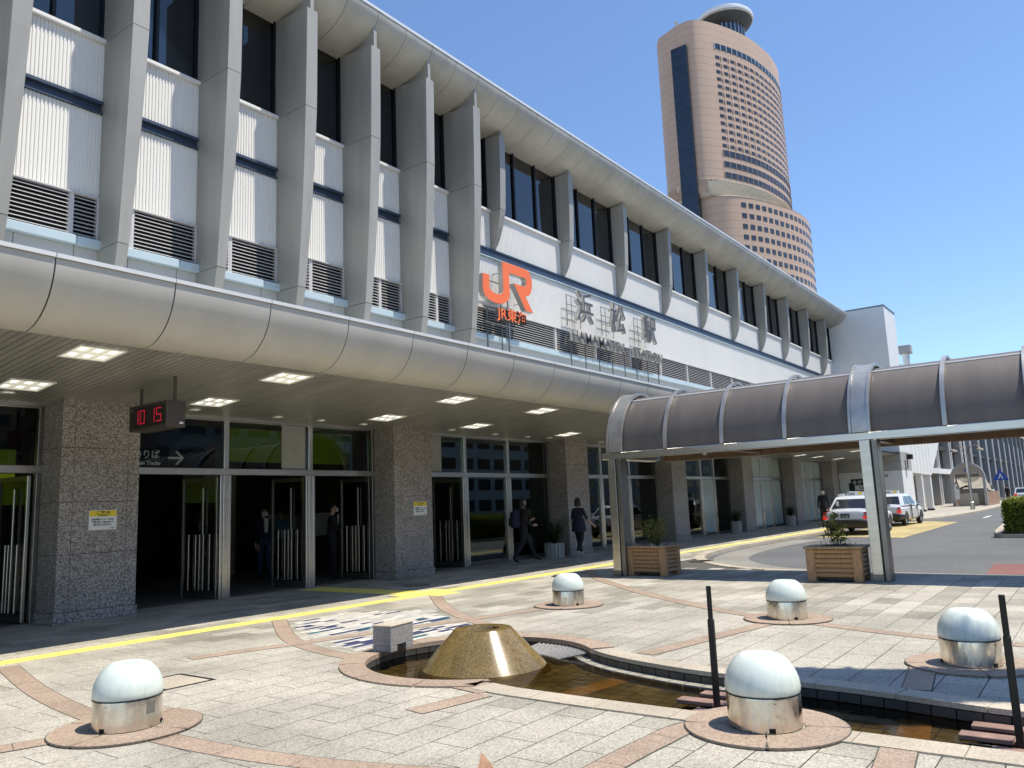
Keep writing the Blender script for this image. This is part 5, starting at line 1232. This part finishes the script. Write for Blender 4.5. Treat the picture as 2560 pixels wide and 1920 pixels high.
MB().lathe([(12.45, 210.6), (12.6, 211.2), (12.45, 212.1)], (*DC, 0), 56).build('deck_rim', 'flashing', tw, .6)
MB().tube([(298, 124, 200), (298, 124, 202.5), (296.4, 124, 203.0)], .5, 6).build('roof_davit', 'concrete', tw)
wg = MB(); wg.prism([(128, 60), (128.4, 112), (130.6, 112), (133, 104), (134, 60)], 298, 306, 'x'); wg.build('side_louvre_wing', 'concrete', tw)
# ------------------------------------------------------------------ far end of the forecourt
sh = thing('white_stair_wing', 'white slanted stair enclosure on legs beyond the taxis', 'building', (0, 0, 0))
MB().prism([(56.4, 2.85), (68.3, 2.65), (73.5, 5.4), (77, 7.2), (56.4, 7.2)], 10.75, 13.2, 'y').build('slanted_wall', 'white_paint', sh)
x = 57.6
while x < 68: MB().box(x-.012, x+.012, 10.738, 10.749, 2.85, 7.19).build('panel_joint', 'grey_panel', sh); x += 1.3
for (x, y) in ((57.5, 10.8), (61.0, 10.8), (64.5, 10.8), (68.0, 10.8), (58.5, 13), (62, 13), (66, 13)): MB().bbox(x-.22, x+.22, y, y+.42, .14, 2.9, .02).build('leg', 'white_paint', sh); MB().box(x-.24, x+.24, y-.02, y+.44, 0, .14).build('leg_foot', 'dark_concrete', sh)
vd = thing('railway_viaduct', 'dark elevated railway structure with pale slim columns in the distance', 'viaduct', (0, 0, 0))
MB().box(57, 260, 14.6, 15, 0, 11.4).build('back_wall', 'dark_concrete', vd); MB().box(56.3, 260, 13.3, 24, 11.4, 12.5).build('roof_fascia', 'concrete', vd); MB().box(62, 260, 13.6, 14.58, 5.6, 6.0).build('deck_edge', 'dark_concrete', vd); MB().box(58, 100, 13.2, 13.6, 3.1, 3.6).build('lintel', 'white_paint', vd)
x = 72
while x < 250: MB().bbox(x-.3, x+.3, 13.35, 14.1, .02, 11.39, .03).build('column', 'concrete', vd); MB().tube([(x+1.4, 13.45, .05), (x+1.4, 13.45, 9)], .09, 6).build('pipe', 'white_paint', vd); MB().box(x+.8, x+7.4, 14.5, 14.58, 6.6, 10.6).build('dark_window', 'dark_void', vd); x += 8.5
vt = thing('roof_vent', 'white goose neck vent pipe on the far roof', 'vent', (86, 14.5, 12.5))
MB().tube([(.9, 0, -.1), (.8, 0, .5), (.3, 0, .8), (-.2, 0, 1.0), (-.45, 0, 1.6), (-.45, 0, 2.4)], .33, 10).build('duct', 'white_paint', vt, .8); MB().bbox(-1.0, .1, -.55, .55, 2.4, 3.2, .03).build('hood', 'concrete', vt); MB().box(.1, .2, -.1, .1, 0, 1.6).build('stay', 'steel_dark', vt)
# underpass entrance
ki = thing('underpass_entrance', 'arched underpass entrance with a sloping glass roof and brick base', 'entrance', (80.5, 9.9, .006))
W_ = 1.35
def archp(r, n=16): return [(r*math.cos(PI*i/n), 2.45+r*math.sin(PI*i/n)) for i in range(n+1)]
for x in (0,):
    o_ = [(W_, 0)]+archp(W_)+[(-W_, 0)]; i_ = [(W_-.22, 0)]+archp(W_-.22)+[(-W_+.22, 0)]; k = len(o_)
    mb = MB(); vs_ = [(0, *p) for p in o_]+[(0, *p) for p in i_]+[(.4, *p) for p in o_]+[(.4, *p) for p in i_]; fs = []
    for i in range(k-1): fs += [(i, i+1, k+i+1, k+i), (2*k+i, 3*k+i, 3*k+i+1, 2*k+i+1), (i, 2*k+i, 2*k+i+1, i+1), (k+i, k+i+1, 3*k+i+1, 3*k+i)]
    mb.add(vs_, fs).build('arch_frame', 'concrete', ki)
MB().prism([p for p in archp(W_-.21)], .1, .2, 'x').build('tympanum', 'kerb_stone', ki)
text('駅前地下駐車場', .26, 'ink', 'lettering', ki, (.09, 0, 2.55), face='-x', bold=.004); MB().lathe([(.12, 0), (.2, 0)], n=16); em_ = MB(); em_.prism([(.18*math.cos(i*PI/8), 3.15+.18*math.sin(i*PI/8)) for i in range(16)], .085, .095, 'x'); em_.build('emblem', 'sign_blue', ki); em_ = MB(); em_.prism([(.08*math.cos(i*PI/8), 3.15+.08*math.sin(i*PI/8)) for i in range(16)], .078, .084, 'x'); em_.build('emblem_centre', 'kerb_stone', ki)
for x, r, z in ((2.5, 1.3, -.5), (5, 1.28, -1.1), (7.5, 1.25, -1.75)):
    mb = MB(); mb.tube([(x, r*math.cos(PI*i/12), max(1.0, 2.45+z)+r*math.sin(PI*i/12)*(1 if z > -1 else .8)) for i in range(13)], .07, 6); mb.build('arch_rib', 'steel_dark', ki)
rg = []
for x, z in ((.4, 2.45), (2.5, 1.95), (5, 1.35), (8.5, 1.0)): rg.append([(x, 1.3*math.cos(PI*i/12), z+(1.3*math.sin(PI*i/12))*(1-x*.085)) for i in range(13)])
mb = MB(); vs_ = [p for r in rg for p in r]; mb.add(vs_, [(k*13+i, k*13+i+1, (k+1)*13+i+1, (k+1)*13+i) for k in range(3) for i in range(12)]); mb.build('glass_roof', 'kiosk_glass', ki, .6)
MB().box(.4, 9, -W_, -W_+.2, 0, 1.2).build('base_core', 'mortar', ki); bm_ = MB().box(0, .33, -.012, 0, 0, .085).mesh('brick', 'pillar_stone')
bm_.materials.clear(); plain('brick_tan', (.42, .27, .18), .7, 0, .2, 3, island=.3); bm_.materials.append(MT['brick_tan'])
for r in range(12):
    for c in range(25): link('brick', bm_, ki, (.42+c*.34+(.17 if r % 2 else 0), -W_, .02+r*.098))
MB().box(.4, 9, W_-.2, W_, 0, 1.2).build('base_wall', 'brick_tan', ki); MB().box(3.4, 3.6, -1.1, 1.1, 0, 1.5).build('stair_wall', 'concrete', ki); MB().box(-.02, .02, .75, 1.1, .6, 1.5).build('poster', 'sign_white', ki); MB().box(.1, .2, -.6, .9, 0, 1.1).build('parapet', 'kerb_stone', ki)
# street lamp, pedestrian sign
lp_ = thing('street_lamp', 'tall grey street lamp post in front of the underpass entrance', 'street lamp', (67.2, 8.16, .006)); MB().lathe([(.16, 0), (.16, .5), (.11, .55), (.07, 9.2)], n=12).build('post', 'steel', lp_, .6)
MB().tube([(0, 0, 9.1), (0, -.6, 9.6), (0, -1.6, 9.7)], .05, 8).build('arm', 'steel', lp_); MB().bbox(-.15, .15, -2.2, -1.5, 9.58, 9.76, .04).build('lamp_head', 'steel', lp_)
ps = thing('crossing_sign', 'blue triangular pedestrian crossing sign on a pole', 'sign', (97.0, 8.9, .006)); MB().lathe([(.06, 0), (.05, 3.3)], n=8).build('pole', 'steel', ps)
MB().prism([(-.72, 2.25), (.72, 2.25), (0, 3.4)], -.08, -.04, 'x').build('sign_plate', 'sign_blue', ps); MB().prism([(-.05, 2.95), (.05, 2.95), (.1, 2.7), (.25, 2.4), (.15, 2.4), (0, 2.62), (-.15, 2.4), (-.25, 2.4), (-.1, 2.7)], -.09, -.082, 'x').build('symbol', 'sign_text', ps)
dl_ = thing('twin_lamp', 'dark red twin arm lamp post before the viaduct', 'street lamp', (88, 10.6, .006)); MB().lathe([(.09, 0), (.07, 5.0)], n=8).build('post', 'red_slab', dl_)
for s in (-1, 1): MB().tube([(0, 0, 4.8), (0, s*.3, 5.5), (0, s*.8, 5.6), (0, s*1.1, 5.3)], .05, 6).build('arm', 'red_slab', dl_); MB().lathe([(0, 5.35), (.3, 5.25), (.35, 5.1), (0, 5.08)], (0, s*1.1, 0), 10).build('lamp_head', 'kerb_stone', dl_)
# far cars
def far_car(label, loc, rz, mat):
    t = thing('parked_car', label, 'car', loc, rz); b = MB(); b.loft([ringb(x, w_, z0, z1) for x, w_, z0, z1 in ((-2.1, .7, .4, .85), (-2.0, .84, .25, 1.0), (-1.0, .86, .22, 1.0), (.9, .86, .22, .95), (1.9, .8, .28, .8), (2.1, .66, .4, .7))]); b.loft([[(a, y, .95) for a, y in ((-1.9, -.78), (-1.9, .78), (.9, .78), (.9, -.78))], [(a, y, 1.5) for a, y in ((-1.5, -.6), (-1.5, .6), (.2, .6), (.2, -.6))]]); b.build('body', mat, t, .5)
    MB().add([(-1.92, -.66, 1.03), (-1.92, .66, 1.03), (-1.56, .52, 1.42), (-1.56, -.52, 1.42)], [(0, 3, 2, 1)]).build('rear_window', 'dark_glass_panel', t)
    for s in (-1, 1):
        MB().add([(-1.5, s*.79, 1.02), (.65, s*.79, 1.02), (.15, s*.66, 1.42), (-1.3, s*.66, 1.42)][::(1 if s < 0 else -1)], [(0, 1, 2, 3)]).build('side_window', 'dark_glass_panel', t); MB().bbox(-2.12, -1.95, min(s*.55, s*.8), max(s*.55, s*.8), .65, .9, .02).build('tail_light', 'tail_lit', t)
        for x in (-1.3, 1.3): ty = MB().lathe([(0, .1), (.2, .11), (.3, .08), (.31, 0), (.3, -.08), (0, -.1)], n=18); ty.v = [(a, s*c, b) for a, b, c in ty.v]; o = ty.build('wheel', 'rubber', t, .6, True); o.location = (x, s*.74, .31)
    return t
far_car('white car beyond the brick base of the underpass entrance', (96.5, 7.1, -.09), .1, 'taxi_white'); far_car('white car with red tail light at the right picture edge', (104.5, 5.6, -.09), .05, 'taxi_white')
J = base_pose(); person('distant person in dark clothes beside the crossing sign', (95.0, 8.3, .006), 3.3, J, ['cloth_black', 'cloth_black', 'cloth_black', 'skin'], tg(), ('hair', -.05), False, 1.0)
# hedge island
isl = thing('hedge_island', 'low kerbed traffic island under the hedge at right', 'island', (0, 0, 0)); IP = [(30.1, 3.1), (29.9, 2.9), (29.85, 1.6), (29.85, -4), (45, -4), (45, 4.0), (33, 3.4)]
MB().prism(IP, -.089, .03, 'z').build('island_kerb', 'kerb_stone', isl); MB().prism([(30.2, 2.95), (30.05, 2.0), (30.05, -3.8), (44, -3.8), (44, 3.4)], .03, .08, 'z').build('soil', 'soil', isl)
hd = thing('hedge', 'clipped yellow green hedge on the traffic island', 'hedge', (30.2, 0, .08)); rh = random.Random(9)
lm = MB()
def hp(u, v, face):
    if face == 0: return (.0+rh.gauss(0, .04), u*6.3-3.6, v*.98)
    if face == 1: return (u*9, 2.75+rh.gauss(0, .05), v*.98)
    return (u*9, v*6.3-3.6, 1.0+rh.gauss(0, .045))
for i in range(9000): leaf_quad(lm, hp(rh.random(), rh.random(), 0), .055, rh, .2)
for i in range(5000): leaf_quad(lm, hp(rh.random()**2, rh.random(), 1), .055, rh, .2)
for i in range(11000): leaf_quad(lm, hp(rh.random()**1.6, rh.random(), 2), .055, rh, .8)
lm.build('foliage', 'leaf_hedge', hd); MB().bbox(.06, 9, -3.5, 2.65, 0, .93, .1).build('twig_core', 'leaf_dark', hd)
# tree added outside the frame, box crown shaped to shade the pool edge
tr = thing('added_shade_tree', 'tall tree added just outside the right picture edge to shade the pool', 'tree', (8.62, -1.35, 0), math.radians(19)); rt = random.Random(4)
tk = MB(); tk.tube([(.35, -.5, 0), (.3, -.45, 2.5), (.2, -.3, 4.8), (.05, 0, 7.2)], [.15, .12, .09, .04], 10)
for i in range(16): a = rt.random()*6.28; r = .35+rt.random()*.3; tk.tube([(.2, -.25, 4.6+rt.random()*1.4), (.1+r*.4*math.cos(a), r*.9*math.sin(a), 6.2), (r*math.cos(a), 1.7*r*math.sin(a), 6.6+rt.random())], [.04, .03, .01], 6)
tk.build('trunk', 'bark', tr); cr_ = MB()
for i in range(12000):
    x, y, z = rt.uniform(-.52, .5), rt.uniform(-1.25, 1.2), rt.uniform(6.45, 7.9)
    if y < -.4 and rt.random() < .5: continue
    leaf_quad(cr_, (x+rt.gauss(0, .03), y+rt.gauss(0, .05), z), .075, rt, .6)
cr_.build('crown', 'leaf_hedge', tr)
# buildings across the forecourt, behind the viewer: they are what the glass and steel mirror
def block(label, x0, x1, y0, y1, h, mat, floors, cols):
    t = thing('office_building', label, 'building', ((x0+x1)/2, y1, 0)); ox, oy = (x0+x1)/2, y1
    MB().box(x0-ox, x1-ox, y0-oy, y1-oy, 0, h).build('wall', mat, t); MB().box(x0-ox-.2, x1-ox+.2, y0-oy-.2, y1-oy+.2, h+.003, h+.5).build('parapet', 'concrete', t)
    fh = h/floors; cw = (x1-x0)/cols; me = MB().box(cw*.14, cw*.86, 0, .06, fh*.3, fh*.82).mesh('window', 'tower_window')
    for f in range(floors):
        for c in range(cols): link('window', me, t, (x0-ox+c*cw, .01, f*fh))
block('pale office block across the forecourt with regular windows', -40, 6, -75, -55, 24, 'concrete', 7, 12)
block('brown office block across the forecourt beside the pale one', 7, 44, -70, -50, 22, 'tower_tile', 7, 11)
block('grey office block across the forecourt beyond the brown one', 46, 128, -78, -58, 28, 'grey_panel', 8, 18)
block('long concrete block across the forecourt farthest along the road', 131, 300, -80, -60, 30, 'concrete', 8, 30)
